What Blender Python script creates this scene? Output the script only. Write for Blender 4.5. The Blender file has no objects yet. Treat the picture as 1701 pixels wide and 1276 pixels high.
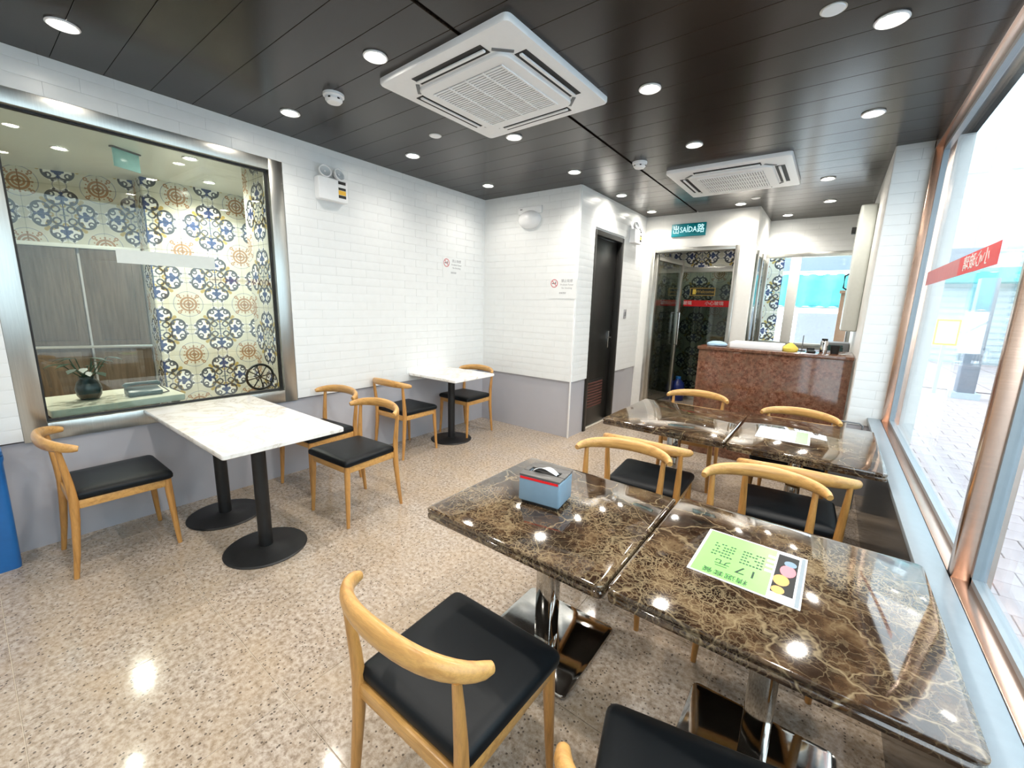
import bpy, bmesh, math, random
from mathutils import Vector, Matrix, Euler
random.seed(7)
C = bpy.context.scene.collection
sc = bpy.context.scene
PI = math.pi

# ------------------------------------------------------------------ camera
cam_data = bpy.data.cameras.new('camera'); cam = bpy.data.objects.new('camera', cam_data); C.objects.link(cam)
yaw, pitch, roll = -0.6443, -0.1877, 0.0282
F = Vector((math.sin(yaw)*math.cos(pitch), math.cos(yaw)*math.cos(pitch), math.sin(pitch)))
R0 = Vector((math.cos(yaw), -math.sin(yaw), 0)); U0 = R0.cross(F)
R = R0*math.cos(roll)+U0*math.sin(roll); U = -R0*math.sin(roll)+U0*math.cos(roll)
m = Matrix(((R.x, U.x, -F.x, 0), (R.y, U.y, -F.y, 0), (R.z, U.z, -F.z, 1.5), (0, 0, 0, 1)))
cam.matrix_world = m
cam_data.sensor_width = 36; cam_data.lens = 693.8/1701*36; cam_data.clip_start = 0.02; cam_data.clip_end = 200
sc.camera = cam

# ------------------------------------------------------------------ world, exposure
w = bpy.data.worlds.new('world'); sc.world = w; w.use_nodes = True
bg = w.node_tree.nodes['Background']; bg.inputs[0].default_value = (0.82, 0.92, 1.0, 1); bg.inputs[1].default_value = 4.4
sc.view_settings.view_transform = 'Standard'; sc.view_settings.look = 'None'
sc.view_settings.exposure = 0.52; sc.view_settings.gamma = 1; sc.view_settings.use_curve_mapping = False
sc.cycles.max_bounces = 8; sc.cycles.diffuse_bounces = 4; sc.cycles.glossy_bounces = 4
sc.cycles.transparent_max_bounces = 16; sc.cycles.caustics_reflective = False; sc.cycles.caustics_refractive = False
sc.cycles.sample_clamp_indirect = 6
LAMP_W = 30.0      # watts of one downlight

# ------------------------------------------------------------------ node helpers
class V:
    """socket wrapper: + - * / and functions make Math nodes"""
    def __init__(s, t, sock): s.t = t; s.s = sock
    def _m(s, op, *a, clamp=False):
        n = s.t.nodes.new('ShaderNodeMath'); n.operation = op; n.use_clamp = clamp
        for i, v in enumerate((s,)+a):
            if isinstance(v, V): s.t.links.new(v.s, n.inputs[i])
            else: n.inputs[i].default_value = v
        return V(s.t, n.outputs[0])
    def __add__(s, o): return s._m('ADD', o)
    def __sub__(s, o): return s._m('SUBTRACT', o)
    def __mul__(s, o): return s._m('MULTIPLY', o)
    def __truediv__(s, o): return s._m('DIVIDE', o)
    def abs(s): return s._m('ABSOLUTE')
    def sqrt(s): return s._m('SQRT')
    def lt(s, o): return s._m('LESS_THAN', o)
    def gt(s, o): return s._m('GREATER_THAN', o)
    def mx(s, o): return s._m('MAXIMUM', o)
    def mn(s, o): return s._m('MINIMUM', o)
    def clamp(s): return s._m('ADD', 0.0, clamp=True)

class Mat:
    def __init__(s, name):
        s.m = bpy.data.materials.new(name); s.m.use_nodes = True; s.t = s.m.node_tree
        s.b = s.t.nodes['Principled BSDF']
    def new(s, kind, **kw):
        n = s.t.nodes.new('ShaderNode'+kind)
        for k, v in kw.items(): setattr(n, k, v)
        return n
    def link(s, a, b): s.t.links.new(a.s if isinstance(a, V) else a, b)
    def coord(s, which='Object', scale=(1, 1, 1), rot=(0, 0, 0)):
        if which == 'World': o = s.new('NewGeometry').outputs['Position']
        else: o = s.new('TexCoord').outputs[which]
        mp = s.new('Mapping'); s.link(o, mp.inputs[0]); mp.inputs['Scale'].default_value = scale; mp.inputs['Rotation'].default_value = rot
        return mp.outputs[0]
    def noise(s, co, scale, detail=4, rough=.5, dist=0):
        n = s.new('TexNoise'); s.link(co, n.inputs['Vector']); n.inputs['Scale'].default_value = scale
        n.inputs['Detail'].default_value = detail; n.inputs['Roughness'].default_value = rough; n.inputs['Distortion'].default_value = dist
        return V(s.t, n.outputs[0]), n.outputs[1]
    def vor(s, co, scale, feature='F1', rnd=1):
        n = s.new('TexVoronoi'); n.feature = feature; s.link(co, n.inputs['Vector']); n.inputs['Scale'].default_value = scale
        n.inputs['Randomness'].default_value = rnd
        return n
    def ramp(s, v, stops):
        n = s.new('ValToRGB'); s.link(v, n.inputs[0]); e = n.color_ramp.elements
        while len(e) < len(stops): e.new(.5)
        for x, (p, c) in zip(e, stops): x.position = p; x.color = (*c, 1) if len(c) == 3 else c
        return n.outputs[0]
    def mix(s, f, a, b, kind='MIX'):
        n = s.new('Mix', data_type='RGBA', blend_type=kind)
        for sock, v in ((n.inputs[0], f), (n.inputs[6], a), (n.inputs[7], b)):
            if isinstance(v, (V, bpy.types.NodeSocket)): s.link(v, sock)
            elif isinstance(v, (int, float)): sock.default_value = v
            else: sock.default_value = (*v, 1)
        return n.outputs[2]
    def bump(s, h, strength=.3, dist=.002):
        n = s.new('Bump'); s.link(h, n.inputs['Height']); n.inputs['Strength'].default_value = strength; n.inputs['Distance'].default_value = dist
        s.link(n.outputs[0], s.b.inputs['Normal'])
    def set(s, color=None, rough=None, metal=None, coat=None, coatr=None, spec=None, emit=None, estr=None, trans=None):
        b = s.b.inputs
        for key, v in (('Base Color', color), ('Roughness', rough), ('Metallic', metal), ('Coat Weight', coat), ('Coat Roughness', coatr),
                       ('Specular IOR Level', spec), ('Emission Color', emit), ('Emission Strength', estr), ('Transmission Weight', trans)):
            if v is None: continue
            if isinstance(v, (V, bpy.types.NodeSocket)): s.link(v, b[key])
            elif isinstance(v, (int, float)): b[key].default_value = v
            else: b[key].default_value = (*v, 1)
        return s

def plain(name, color, rough=.5, metal=0, coat=0, var=.04, scale=30, bump=0, spec=.5):
    M = Mat(name); co = M.coord('Object'); n, _ = M.noise(co, scale, 3)
    lo = tuple(max(0, c*(1-var)) for c in color); hi = tuple(min(1, c*(1+var)) for c in color)
    M.set(color=M.ramp(n, [(.3, lo), (.7, hi)]), rough=rough, metal=metal, coat=coat, spec=spec)
    if bump: M.bump(n, bump, .001)
    return M.m

def glow(name, color, strength):
    M = Mat(name); M.set(color=(.02, .02, .02), emit=color, estr=strength); return M.m

def glass_mat(name, tint=(1, 1, 1), refl=1.0, rough=0.0, base=0.04):
    M = Mat(name); t = M.t; t.nodes.remove(M.b)
    tr = M.new('BsdfTransparent'); tr.inputs[0].default_value = (*tint, 1)
    gl = M.new('BsdfGlossy'); gl.inputs['Roughness'].default_value = rough
    fr = M.new('Fresnel'); fr.inputs[0].default_value = 1.5
    f = (V(t, fr.outputs[0])*refl+base).clamp()
    mx = M.new('MixShader'); M.link(f, mx.inputs[0]); M.link(tr.outputs[0], mx.inputs[1]); M.link(gl.outputs[0], mx.inputs[2])
    M.link(mx.outputs[0], t.nodes['Material Output'].inputs[0])
    return M.m

MT = {}
def wood(name, stretch, base=(.54, .27, .075), dark=(.34, .155, .04)):
    M = Mat(name); co = M.coord('Object', scale=stretch)
    n, _ = M.noise(co, 6, 6, .6, .6); n2, _ = M.noise(co, 40, 3, .6)
    c = M.ramp(n, [(.3, dark), (.5, base), (.75, tuple(min(1, v*1.18) for v in base))])
    c2 = M.mix(M.ramp(n2, [(.45, (0, 0, 0)), (.62, (.45, .45, .45))]), c, tuple(v*.72 for v in base))
    M.set(color=c2, rough=.34, coat=.25, coatr=.25); M.bump(n2, .12, .001); return M.m
MT['oak_leg'] = wood('oak_leg', (9, 9, .8))
MT['oak_rail'] = wood('oak_rail', (.8, 7, 9), (.62, .34, .105), (.42, .20, .055))
def leather():
    M = Mat('black_leatherette'); co = M.coord('Object'); n, _ = M.noise(co, 220, 3)
    M.set(color=(.004, .006, .008), rough=.42, spec=.22); M.bump(n, .15, .0006); return M.m
MT['leather'] = leather()
MT['black_metal'] = plain('black_powder_coat', (.008, .009, .010), .45, 0, var=.2)
MT['rubber'] = plain('rubber', (.02, .02, .02), .8)

def emperador():
    M = Mat('dark_emperador_marble'); co = M.coord('World')
    wn, wc = M.noise(co, 5, 4, .6)
    warp = M.new('VectorMath', operation='MULTIPLY_ADD'); M.link(wc, warp.inputs[0]); warp.inputs[1].default_value = (.16, .16, .16); M.link(co, warp.inputs[2])
    w2 = M.new('VectorMath', operation='MULTIPLY_ADD'); _, wc2 = M.noise(co, 24, 3, .6); M.link(wc2, w2.inputs[0]); w2.inputs[1].default_value = (.035, .035, .035); M.link(warp.outputs[0], w2.inputs[2])
    v1 = V(M.t, M.vor(w2.outputs[0], 25, 'DISTANCE_TO_EDGE').outputs[0]); v2 = V(M.t, M.vor(w2.outputs[0], 66, 'DISTANCE_TO_EDGE').outputs[0])
    v3 = V(M.t, M.vor(warp.outputs[0], 5.5, 'DISTANCE_TO_EDGE').outputs[0])
    n, _ = M.noise(co, 9, 5, .65); n3, _ = M.noise(co, 3.0, 3)
    base = M.ramp(n, [(.3, (.010, .007, .005)), (.48, (.034, .018, .010)), (.6, (.085, .048, .024)), (.75, (.17, .115, .06))])
    mask = (n3-.36)*3.2
    f1 = ((v1*-15)+1).clamp()*(mask.clamp()*.8+.12)
    f2 = ((v2*-8)+.9).clamp()*(mask-.25).clamp()*.75
    f3 = ((v3*-45)+1).clamp()*.5
    f = (f1*.62).mx(f2).mx(f3).mx(((n-.56)*5).clamp()*.35*mask.clamp()).clamp()
    col = M.mix(f, base, (.44, .34, .20))
    M.set(color=col, rough=.06, spec=.8, coat=.55, coatr=.02); return M.m
MT['emperador'] = emperador()
def white_marble():
    M = Mat('white_marble'); co = M.coord('Object'); n, c = M.noise(co, 2.2, 6, .6, 1.5); 
    v = (n-.5).abs(); M.set(color=M.ramp(v, [(0, (.62, .58, .52)), (.02, (.80, .78, .74)), (.09, (.87, .86, .84))]), rough=.16, spec=.5); return M.m
MT['white_marble'] = white_marble()
def granite_floor():
    M = Mat('speckled_granite'); co = M.coord('World')
    n1, _ = M.noise(co, 46, 4, .7); n2, _ = M.noise(co, 3.0, 4, .6); n3, _ = M.noise(co, 120, 3, .6)
    v = V(M.t, M.vor(co, 88).outputs['Distance'])
    vc = M.new('SeparateColor'); M.link(M.vor(co, 88).outputs['Color'], vc.inputs[0]); r = V(M.t, vc.outputs[0])
    base = M.ramp(n1, [(.28, (.15, .115, .085)), (.44, (.33, .27, .215)), (.55, (.46, .395, .335)), (.72, (.58, .515, .45))])
    b2 = M.mix(M.ramp(n2, [(.35, (0, 0, 0)), (.7, (.5, .5, .5))]), base, (.45, .34, .22))
    dark = (r.gt(.84))*(v.lt(.36))
    b3 = M.mix(dark*.8, b2, (.06, .045, .035))
    b4 = M.mix(((n3-.62)*8).clamp()*.7, b3, (.10, .075, .06))
    M.set(color=b4, rough=.10, spec=.42); M.bump(n1, .03, .0008); return M.m
MT['granite'] = granite_floor()
MT['grout'] = plain('floor_grout', (.62, .55, .45), .7)
def ceil_wood():
    M = Mat('dark_wood_ceiling_laminate'); co = M.coord('World', scale=(1.2, 22, 1)); n, _ = M.noise(co, 3, 5, .65); n2, _ = M.noise(co, 14, 3)
    c = M.ramp(n, [(.3, (.009, .006, .0045)), (.55, (.019, .013, .0095)), (.8, (.036, .024, .017))])
    M.set(color=M.mix(.25, c, M.ramp(n2, [(.35, (.02, .013, .009)), (.7, (.045, .03, .021))])), rough=.24, spec=.32); M.bump(n2, .05, .0006); return M.m
MT['ceiling'] = ceil_wood()
MT['joint_dark'] = plain('dark_joint', (.008, .006, .005), .8)
def glazed(name, col):
    M = Mat(name); co = M.coord('World'); n, _ = M.noise(co, 14, 3, .55)
    M.set(color=M.ramp(n, [(.3, tuple(c*.97 for c in col)), (.7, col)]), rough=.30, spec=.4); M.bump(n, .12, .004); return M.m
MT['brick'] = glazed('white_glazed_brick', (.81, .83, .83))
MT['brick_grout'] = plain('white_grout', (.72, .73, .72), .8)
MT['wainscot'] = plain('pale_grey_panel', (.46, .46, .50), .16, var=.02, scale=4)
MT['white_paint'] = plain('white_paint', (.80, .80, .77), .5, var=.02)
MT['booth_ceiling'] = plain('booth_ceiling_white', (.72, .78, .72), .25, var=.02)
MT['white_plastic'] = plain('white_plastic', (.88, .89, .90), .35, var=.01)
MT['offwhite_plastic'] = plain('offwhite_plastic', (.70, .74, .70), .3, var=.02)
MT['grey_plastic'] = plain('grey_plastic', (.16, .17, .18), .5)
def steel(name, col=(.60, .60, .56), rough=.25, st=(1, 60, 1)):
    M = Mat(name); co = M.coord('Object', scale=st); n, _ = M.noise(co, 8, 4, .6)
    M.set(color=M.ramp(n, [(.3, tuple(c*.86 for c in col)), (.7, col)]), rough=rough, metal=1); M.bump(n, .05, .0005); return M.m
MT['brushed'] = steel('brushed_steel', (.66, .66, .62), .30)
MT['mirror_steel'] = steel('polished_steel', (.62, .62, .60), .06, (8, 8, 1))
MT['bronze'] = steel('champagne_metal', (.80, .56, .44), .24, (1, 1, 30))
MT['chrome'] = steel('chrome', (.8, .8, .8), .1)
MT['dark_panel'] = plain('dark_gloss_panel', (.045, .05, .055), .12, var=.1, scale=3)
MT['ledge'] = plain('pale_ledge', (.25, .30, .34), .3, var=.03)
MT['black_door'] = plain('black_door_laminate', (.012, .012, .011), .35, var=.25, scale=8)
MT['red_brown'] = plain('red_brown_slat', (.10, .035, .028), .5)
MT['black'] = plain('black_matt', (.008, .008, .008), .6)
MT['seal'] = plain('black_rubber_seal', (.01, .01, .01), .5)
MT['glass'] = glass_mat('clear_glass', (.97, .985, .98), .35, 0, .0)
MT['booth_glass'] = glass_mat('booth_glass', (.93, .97, .94), .8, 0, .01)
MT['dark_glass'] = glass_mat('tinted_glass', (.62, .68, .64), .8, 0, .02)
MT['red'] = plain('red_vinyl', (.75, .01, .015), .4)
MT['pink'] = plain('faded_red_vinyl', (.62, .22, .24), .5)
MT['white_ink'] = plain('white_ink', (.85, .85, .85), .5)
MT['black_ink'] = plain('black_ink', (.015, .02, .015), .5)
MT['grey_ink'] = plain('grey_ink', (.34, .34, .36), .6)
MT['teal'] = plain('teal_sign_face', (.0, .22, .27), .3)
MT['yellow'] = plain('yellow_vinyl', (.85, .48, .03), .4)
MT['gold'] = plain('gold_frame', (.55, .38, .10), .35, .6)
MT['blue_plastic'] = plain('blue_plastic', (.015, .14, .42), .35)
MT['blue_dark'] = plain('navy_plastic', (.01, .025, .16), .3)
MT['green_paper'] = plain('green_menu_print', (.27, .74, .17), .25, var=.02)
MT['paper'] = plain('white_paper', (.80, .82, .84), .3, var=.02)
MT['lilac_paper'] = plain('pale_menu_print', (.62, .64, .74), .3, var=.04)
MT['box_blue'] = plain('grey_blue_plastic', (.19, .29, .38), .35, var=.03)
MT['box_top'] = plain('dark_grey_lid', (.10, .095, .09), .3)
MT['cream'] = plain('cream_top', (.66, .68, .56), .3)
MT['leaf'] = plain('dark_leaf', (.01, .05, .025), .4, var=.4)
MT['pot'] = plain('dark_glazed_pot', (.015, .03, .035), .2)
MT['phone'] = plain('dark_teal_plastic', (.02, .065, .065), .35)
def red_granite():
    M = Mat('red_granite'); co = M.coord('World'); n, _ = M.noise(co, 38, 5, .75); n2, _ = M.noise(co, 5, 5, .6, 2)
    c = M.ramp(n, [(.3, (.03, .011, .007)), (.46, (.125, .045, .024)), (.6, (.22, .10, .06)), (.75, (.20, .17, .14))])
    M.set(color=M.mix(M.ramp(n2, [(.42, (0, 0, 0)), (.6, (.55, .55, .55))]), c, (.14, .085, .055)), rough=.10, spec=.6); return M.m
MT['red_granite'] = red_granite()
def brown_door():
    M = Mat('brown_laminate'); co = M.coord('Object', scale=(1, 8, .6)); n, _ = M.noise(co, 5, 4, .6)
    M.set(color=M.ramp(n, [(.3, (.075, .055, .035)), (.7, (.15, .11, .075))]), rough=.3); return M.m
MT['brown_door'] = brown_door()

def azulejo(name, ground=(.66, .66, .56), dim=1.0):
    M = Mat(name); t = M.t
    uv = M.new('TexCoord').outputs['UV']; sp = M.new('SeparateXYZ'); M.link(uv, sp.inputs[0])
    a = (V(t, sp.outputs[0])-.5).abs(); b = (V(t, sp.outputs[1])-.5).abs()     # folded, rosette centre at 0,0, cross at .5,.5
    def dist(cx, cy): return ((a-cx)*(a-cx)+(b-cy)*(b-cy)).sqrt()
    def disc(cx, cy, r): return dist(cx, cy).lt(r)
    def ring(cx, cy, r, wd): return (dist(cx, cy)-r).abs().lt(wd)
    def union(*v):
        o = v[0]
        for x in v[1:]: o = o.mx(x)
        return o
    g = M.ramp(M.noise(M.coord('World'), 6, 3)[0], [(.35, tuple(c*.88 for c in ground)), (.65, ground)])
    def D(v): return tuple(c*dim for c in v)
    pale = union(disc(.40, .23, .105), disc(.23, .40, .105), disc(.43, .10, .06), disc(.10, .43, .06))
    c = M.mix(pale*.8, g, D((.86, .88, .88)))
    # grey filigree lines
    fil = union(ring(.5, .5, .10, .008), ring(0, 0, .24, .006), ring(.5, 0, .09, .007), ring(0, .5, .09, .007), ((a-b).abs().lt(.005))*dist(.3, .3).lt(.09))
    c = M.mix(fil*.75, c, D((.20, .23, .30)))
    # ochre scrolls
    och = union(ring(.325, .325, .062, .022), disc(.25, .25, .032), disc(.385, .285, .026), disc(.285, .385, .026), ring(.5, .33, .03, .012), ring(.33, .5, .03, .012), disc(.20, .30, .018), disc(.30, .20, .018))
    c = M.mix(och*.85, c, D((.42, .30, .045)))
    # rosette
    ros = union(ring(0, 0, .125, .018), ring(0, 0, .072, .015), disc(0, 0, .036), ring(.155, .155, .022, .010), disc(.17, 0, .016), disc(0, .17, .016), disc(.12, .12, .018), disc(.155, .065, .012), disc(.065, .155, .012), (b.lt(.010))*(a.lt(.17)), (a.lt(.010))*(b.lt(.17)))
    c = M.mix(ros*.85, c, D((.32, .15, .05)))
    # black curled scrolls round each fleur
    sc1 = ring(.412, .21, .112, .017)*(a.lt(.488)); sc2 = ring(.21, .412, .112, .017)*(b.lt(.488))
    curl = union(disc(.335, .155, .034), disc(.155, .335, .034), disc(.37, .29, .032), disc(.29, .37, .032), ring(.375, .155, .035, .012), ring(.155, .375, .035, .012), ring(.40, .40, .05, .012), disc(.42, .07, .02), disc(.07, .42, .02))
    c = M.mix(union(sc1, sc2, curl)*.92, c, D((.025, .035, .055)))
    # navy fleurs on the tile edges
    fl = union(disc(.5, .21, .052), disc(.445, .225, .030), disc(.5, .135, .026), disc(.5, .285, .03), disc(.21, .5, .052), disc(.225, .445, .030), disc(.135, .5, .026), disc(.285, .5, .03), (a.gt(.492))*(b.gt(.10)))
    c = M.mix(fl*.95, c, D((.02, .05, .17)))
    crs = ((a.gt(.487))*(b.gt(.44))).mx((b.gt(.487))*(a.gt(.44)))
    c = M.mix(crs*.8, c, D((.12, .16, .18)))
    M.set(color=c, rough=.18, spec=.5); return M.m
MT['azulejo'] = azulejo('azulejo_glaze')

# ------------------------------------------------------------------ mesh helpers
def mesh_obj(name, bm, mat, parent=None, smooth=False, loc=None, rot=None):
    me = bpy.data.meshes.new(name); bm.normal_update(); bm.to_mesh(me); bm.free()
    mats = mat if isinstance(mat, (list, tuple)) else [mat]
    for x in mats: me.materials.append(MT[x] if isinstance(x, str) else x)
    if smooth:
        for p in me.polygons: p.use_smooth = True
        try: me.set_sharp_from_angle(angle=math.radians(38))
        except Exception: pass
    o = bpy.data.objects.new(name, me); C.objects.link(o)
    if parent is not None: o.parent = parent
    if loc is not None: o.location = loc
    if rot is not None: o.rotation_euler = rot
    return o
def box(bm, x0, x1, y0, y1, z0, z1, bevel=0, seg=2, M=None):
    r = bmesh.ops.create_cube(bm, size=1); vs = r['verts']
    for v in vs: v.co = Vector((x0+(v.co.x+.5)*(x1-x0), y0+(v.co.y+.5)*(y1-y0), z0+(v.co.z+.5)*(z1-z0)))
    if bevel:
        es = list({e for v in vs for e in v.link_edges})
        out = bmesh.ops.bevel(bm, geom=es, offset=bevel, segments=seg, profile=.5, affect='EDGES')
        vs = list({v for f in out['faces'] for v in f.verts} | {v for v in vs if v.is_valid})
    if M is not None:
        for v in vs: v.co = M @ v.co
    return vs
def BOX(name, mat, parent, *a, bevel=0, seg=2, M=None, smooth=None):
    bm = bmesh.new(); box(bm, *a, bevel=bevel, seg=seg, M=M)
    return mesh_obj(name, bm, mat, parent, smooth=bool(bevel) if smooth is None else smooth)
def sweep(bm, pts, secs, n=12, caps=True, up=Vector((0, 0, 1))):
    """pts centreline, secs (ru, rv) radii; u = side, v = up-like"""
    pts = [Vector(p) for p in pts]; rings = []
    for i, p in enumerate(pts):
        t = (pts[min(i+1, len(pts)-1)]-pts[max(i-1, 0)]).normalized()
        u = t.cross(up)
        if u.length < 1e-4: u = Vector((1, 0, 0))
        u.normalize(); v = u.cross(t).normalized()
        s = secs[i]; ru, rv = (s, s) if isinstance(s, (int, float)) else s
        rings.append([bm.verts.new(p+u*ru*math.cos(2*PI*k/n)+v*rv*math.sin(2*PI*k/n)) for k in range(n)])
    for a, b in zip(rings, rings[1:]):
        for k in range(n): bm.faces.new((a[k], a[(k+1) % n], b[(k+1) % n], b[k]))
    if caps:
        bm.faces.new(rings[0][::-1]); bm.faces.new(rings[-1])
    bmesh.ops.recalc_face_normals(bm, faces=bm.faces)
def TUBE(name, mat, parent, pts, secs, n=12, up=(0, 0, 1)):
    if not isinstance(secs, (list, tuple)): secs = [secs]*len(pts)
    bm = bmesh.new(); sweep(bm, pts, secs, n, up=Vector(up)); return mesh_obj(name, bm, mat, parent, smooth=True)
def lathe(bm, prof, n=32, c=(0, 0, 0), M=None):
    rings = []
    for r, z in prof:
        if r <= 1e-6: rings.append([bm.verts.new((c[0], c[1], c[2]+z))])
        else: rings.append([bm.verts.new((c[0]+r*math.cos(2*PI*k/n), c[1]+r*math.sin(2*PI*k/n), c[2]+z)) for k in range(n)])
    for a, b in zip(rings, rings[1:]):
        for k in range(n):
            q = [a[k % len(a)], a[(k+1) % len(a)], b[(k+1) % len(b)], b[k % len(b)]]
            q2 = []
            for v in q:
                if v not in q2: q2.append(v)
            if len(q2) > 2: bm.faces.new(q2)
    if M is not None:
        for rg in rings:
            for v in rg: v.co = M @ v.co
    bmesh.ops.recalc_face_normals(bm, faces=bm.faces)
def LATHE(name, mat, parent, prof, n=32, c=(0, 0, 0), M=None):
    bm = bmesh.new(); lathe(bm, prof, n, c, M); return mesh_obj(name, bm, mat, parent, smooth=True)
def round_outline(pts, r, n=5):
    out = []; L = len(pts)
    for i in range(L):
        p = Vector(pts[i]); a = (Vector(pts[i-1])-p); b = (Vector(pts[(i+1) % L])-p)
        ang = a.angle(b); d = min(r/math.tan(ang/2), a.length*.49, b.length*.49)
        p0 = p+a.normalized()*d; p1 = p+b.normalized()*d
        for k in range(n+1):
            t = k/n; out.append(p0*(1-t)**2+p*2*t*(1-t)+p1*t*t)
    return out
def slab(bm, outline, levels):
    """outline list of 2D, levels list of (inset, z): stacked rings, closed both ends"""
    L = len(outline); cx = sum(p[0] for p in outline)/L; cy = sum(p[1] for p in outline)/L
    rings = []
    for ins, z in levels:
        rg = []
        for i, p in enumerate(outline):
            d = Vector((p[0]-cx, p[1]-cy)); l = d.length; d = d*(max(l-ins, 0)/l)
            rg.append(bm.verts.new((cx+d.x, cy+d.y, z)))
        rings.append(rg)
    for a, b in zip(rings, rings[1:]):
        for k in range(L): bm.faces.new((a[k], a[(k+1) % L], b[(k+1) % L], b[k]))
    bm.faces.new(rings[0][::-1]); bm.faces.new(rings[-1]); bmesh.ops.recalc_face_normals(bm, faces=bm.faces)
def rect(x0, x1, y0, y1): return [(x0, y0), (x1, y0), (x1, y1), (x0, y1)]

def thing(name, label, cat, loc=(0, 0, 0), rz=0, group=None):
    o = bpy.data.objects.new(name, None); C.objects.link(o); o.location = loc; o.rotation_euler = (0, 0, rz); o.empty_display_size = .1
    return tag(o, label, cat, group)
def tag(o, label, cat, group=None):
    o['label'] = label; o['category'] = cat
    if group: o['group'] = group
    return o
def struct(name):
    o = bpy.data.objects.new(name, None); C.objects.link(o); o['kind'] = 'structure'; return o
def copy_tree(o, parent=None):
    c = o.copy(); C.objects.link(c); c.parent = parent
    for ch in list(o.children): copy_tree(ch, c)
    return c
def dup(o, loc, rz, label, group=None):
    c = copy_tree(o); c.location = loc; c.rotation_euler = (0, 0, rz); c['label'] = label
    if group: c['group'] = group
    return c
def TEXT(name, body, size, mat, parent, M, depth=.0006, align='CENTER', squash=1.0):
    cu = bpy.data.curves.new(name, 'FONT'); cu.body = body; cu.size = size; cu.extrude = depth; cu.align_x = align; cu.align_y = 'CENTER'; cu.resolution_u = 2
    t = bpy.data.objects.new(name, cu); C.objects.link(t); bpy.context.view_layer.update()
    me = bpy.data.meshes.new_from_object(t.evaluated_get(bpy.context.evaluated_depsgraph_get())); bpy.data.objects.remove(t); bpy.data.curves.remove(cu)
    me.materials.clear(); me.materials.append(MT[mat]); me.name = name
    if squash != 1.0: M = M @ Matrix.Diagonal((squash, 1, 1, 1))
    me.transform(M)
    o = bpy.data.objects.new(name, me); C.objects.link(o); o.parent = parent; return o
def plane_M(origin, xdir, ydir):
    x = Vector(xdir).normalized(); y = Vector(ydir).normalized(); z = x.cross(y)
    return Matrix(((x.x, y.x, z.x, origin[0]), (x.y, y.y, z.y, origin[1]), (x.z, y.z, z.z, origin[2]), (0, 0, 0, 1)))

# ================================================================== SETTING
XL, ZC, WZ = -3.57, 2.74, .66        # left wall face, ceiling height, wainscot height
YE, XD, YB = 4.10, -2.25, 6.0        # end wall, door wall, back wall
XR, YC = .42, 4.42                   # right window plane, column face
# floor with separate tiles
fl = struct('floor')
BOX('screed', 'grout', fl, -3.68, .42, -2.0, 8.0, -.12, -.0025)
T = .625
tm = []
for k in range(1):
    bm = bmesh.new(); box(bm, -T/2+.0012, T/2-.0012, -T/2+.0012, T/2-.0012, -.012, 0, bevel=.0012, seg=1)
    me = bpy.data.meshes.new('tile'); bm.to_mesh(me); bm.free(); me.materials.append(MT['granite']); tm.append(me)
def floor_tiles():
    x = -3.33-T/2
    xs = [-3.33-T/2+i*T for i in range(7)]; ys = [.578-T/2+j*T for j in range(-4, 13)]
    for cx in xs:
        for cy in ys:
            x0, x1 = max(cx-T/2, -3.59), min(cx+T/2, .36); y0, y1 = cy-T/2, cy+T/2
            if x1-x0 < .02 or y0 > 7.9: continue
            if cy > YE and x1 < XD-.05: continue
            if cy > YE: x0 = max(x0, XD-.03)
            if x1-x0 < .02: continue
            o = bpy.data.objects.new('tile', tm[0]); C.objects.link(o); o.parent = fl
            o.location = ((x0+x1)/2, cy, 0); o.scale = ((x1-x0)/T, 1, 1)
floor_tiles()
# ceiling with separate planks
ce = struct('ceiling')
BOX('ceiling_board', 'joint_dark', ce, -3.68, .62, -2.0, 7.2, ZC+.016, ZC+.1)
bm = bmesh.new(); box(bm, -.5, .5, -.1056, .1056, 0, .014, bevel=.0012, seg=1)
pm = bpy.data.meshes.new('plank'); bm.to_mesh(pm); bm.free(); pm.materials.append(MT['ceiling'])
y = -1.96
while y < 7.05:
    for x0, x1 in ((-3.60, -1.585), (-1.565, .45)):
        if y > YE+.1: x0 = max(x0, XD-.05)
        if y > 4.45: x1 = min(x1, .22)
        o = bpy.data.objects.new('plank', pm); C.objects.link(o); o.parent = ce; o.location = ((x0+x1)/2, y, ZC); o.scale = (x1-x0, 1, 1)
    y += .2133
# bricks
BL, BH = .30, .075
brick_mesh = []
for k in range(3):
    rnd = random.Random(k+3); bm = bmesh.new(); nx, nz = 4, 2; g = {}
    for i in range(nx+1):
        for j in range(nz+1):
            edge = i in (0, nx) or j in (0, nz); d = 0.0093 if edge else .0112+rnd.uniform(-.0008, .0009)
            if j == 1 and i in (0, nx): d = .0102
            g[i, j] = bm.verts.new((-.5+i/nx, -d, (-.5+j/nz)*(BH-.0008)))
    for i in range(nx):
        for j in range(nz): bm.faces.new((g[i, j], g[i+1, j], g[i+1, j+1], g[i, j+1]))
    per = [(i, 0) for i in range(nx+1)]+[(nx, j) for j in range(1, nz+1)]+[(i, nz) for i in range(nx-1, -1, -1)]+[(0, j) for j in range(nz-1, 0, -1)]
    back = [bm.verts.new((g[q].co.x, .004, g[q].co.z)) for q in per]
    for a in range(len(per)):
        b = (a+1) % len(per); bm.faces.new((g[per[a]], back[a], back[b], g[per[b]]))
    bmesh.ops.recalc_face_normals(bm, faces=bm.faces)
    me = bpy.data.meshes.new('brick'); bm.to_mesh(me); bm.free(); me.materials.append(MT['brick'])
    for p in me.polygons: p.use_smooth = True
    me.set_sharp_from_angle(angle=math.radians(40)); brick_mesh.append(me)
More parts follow.
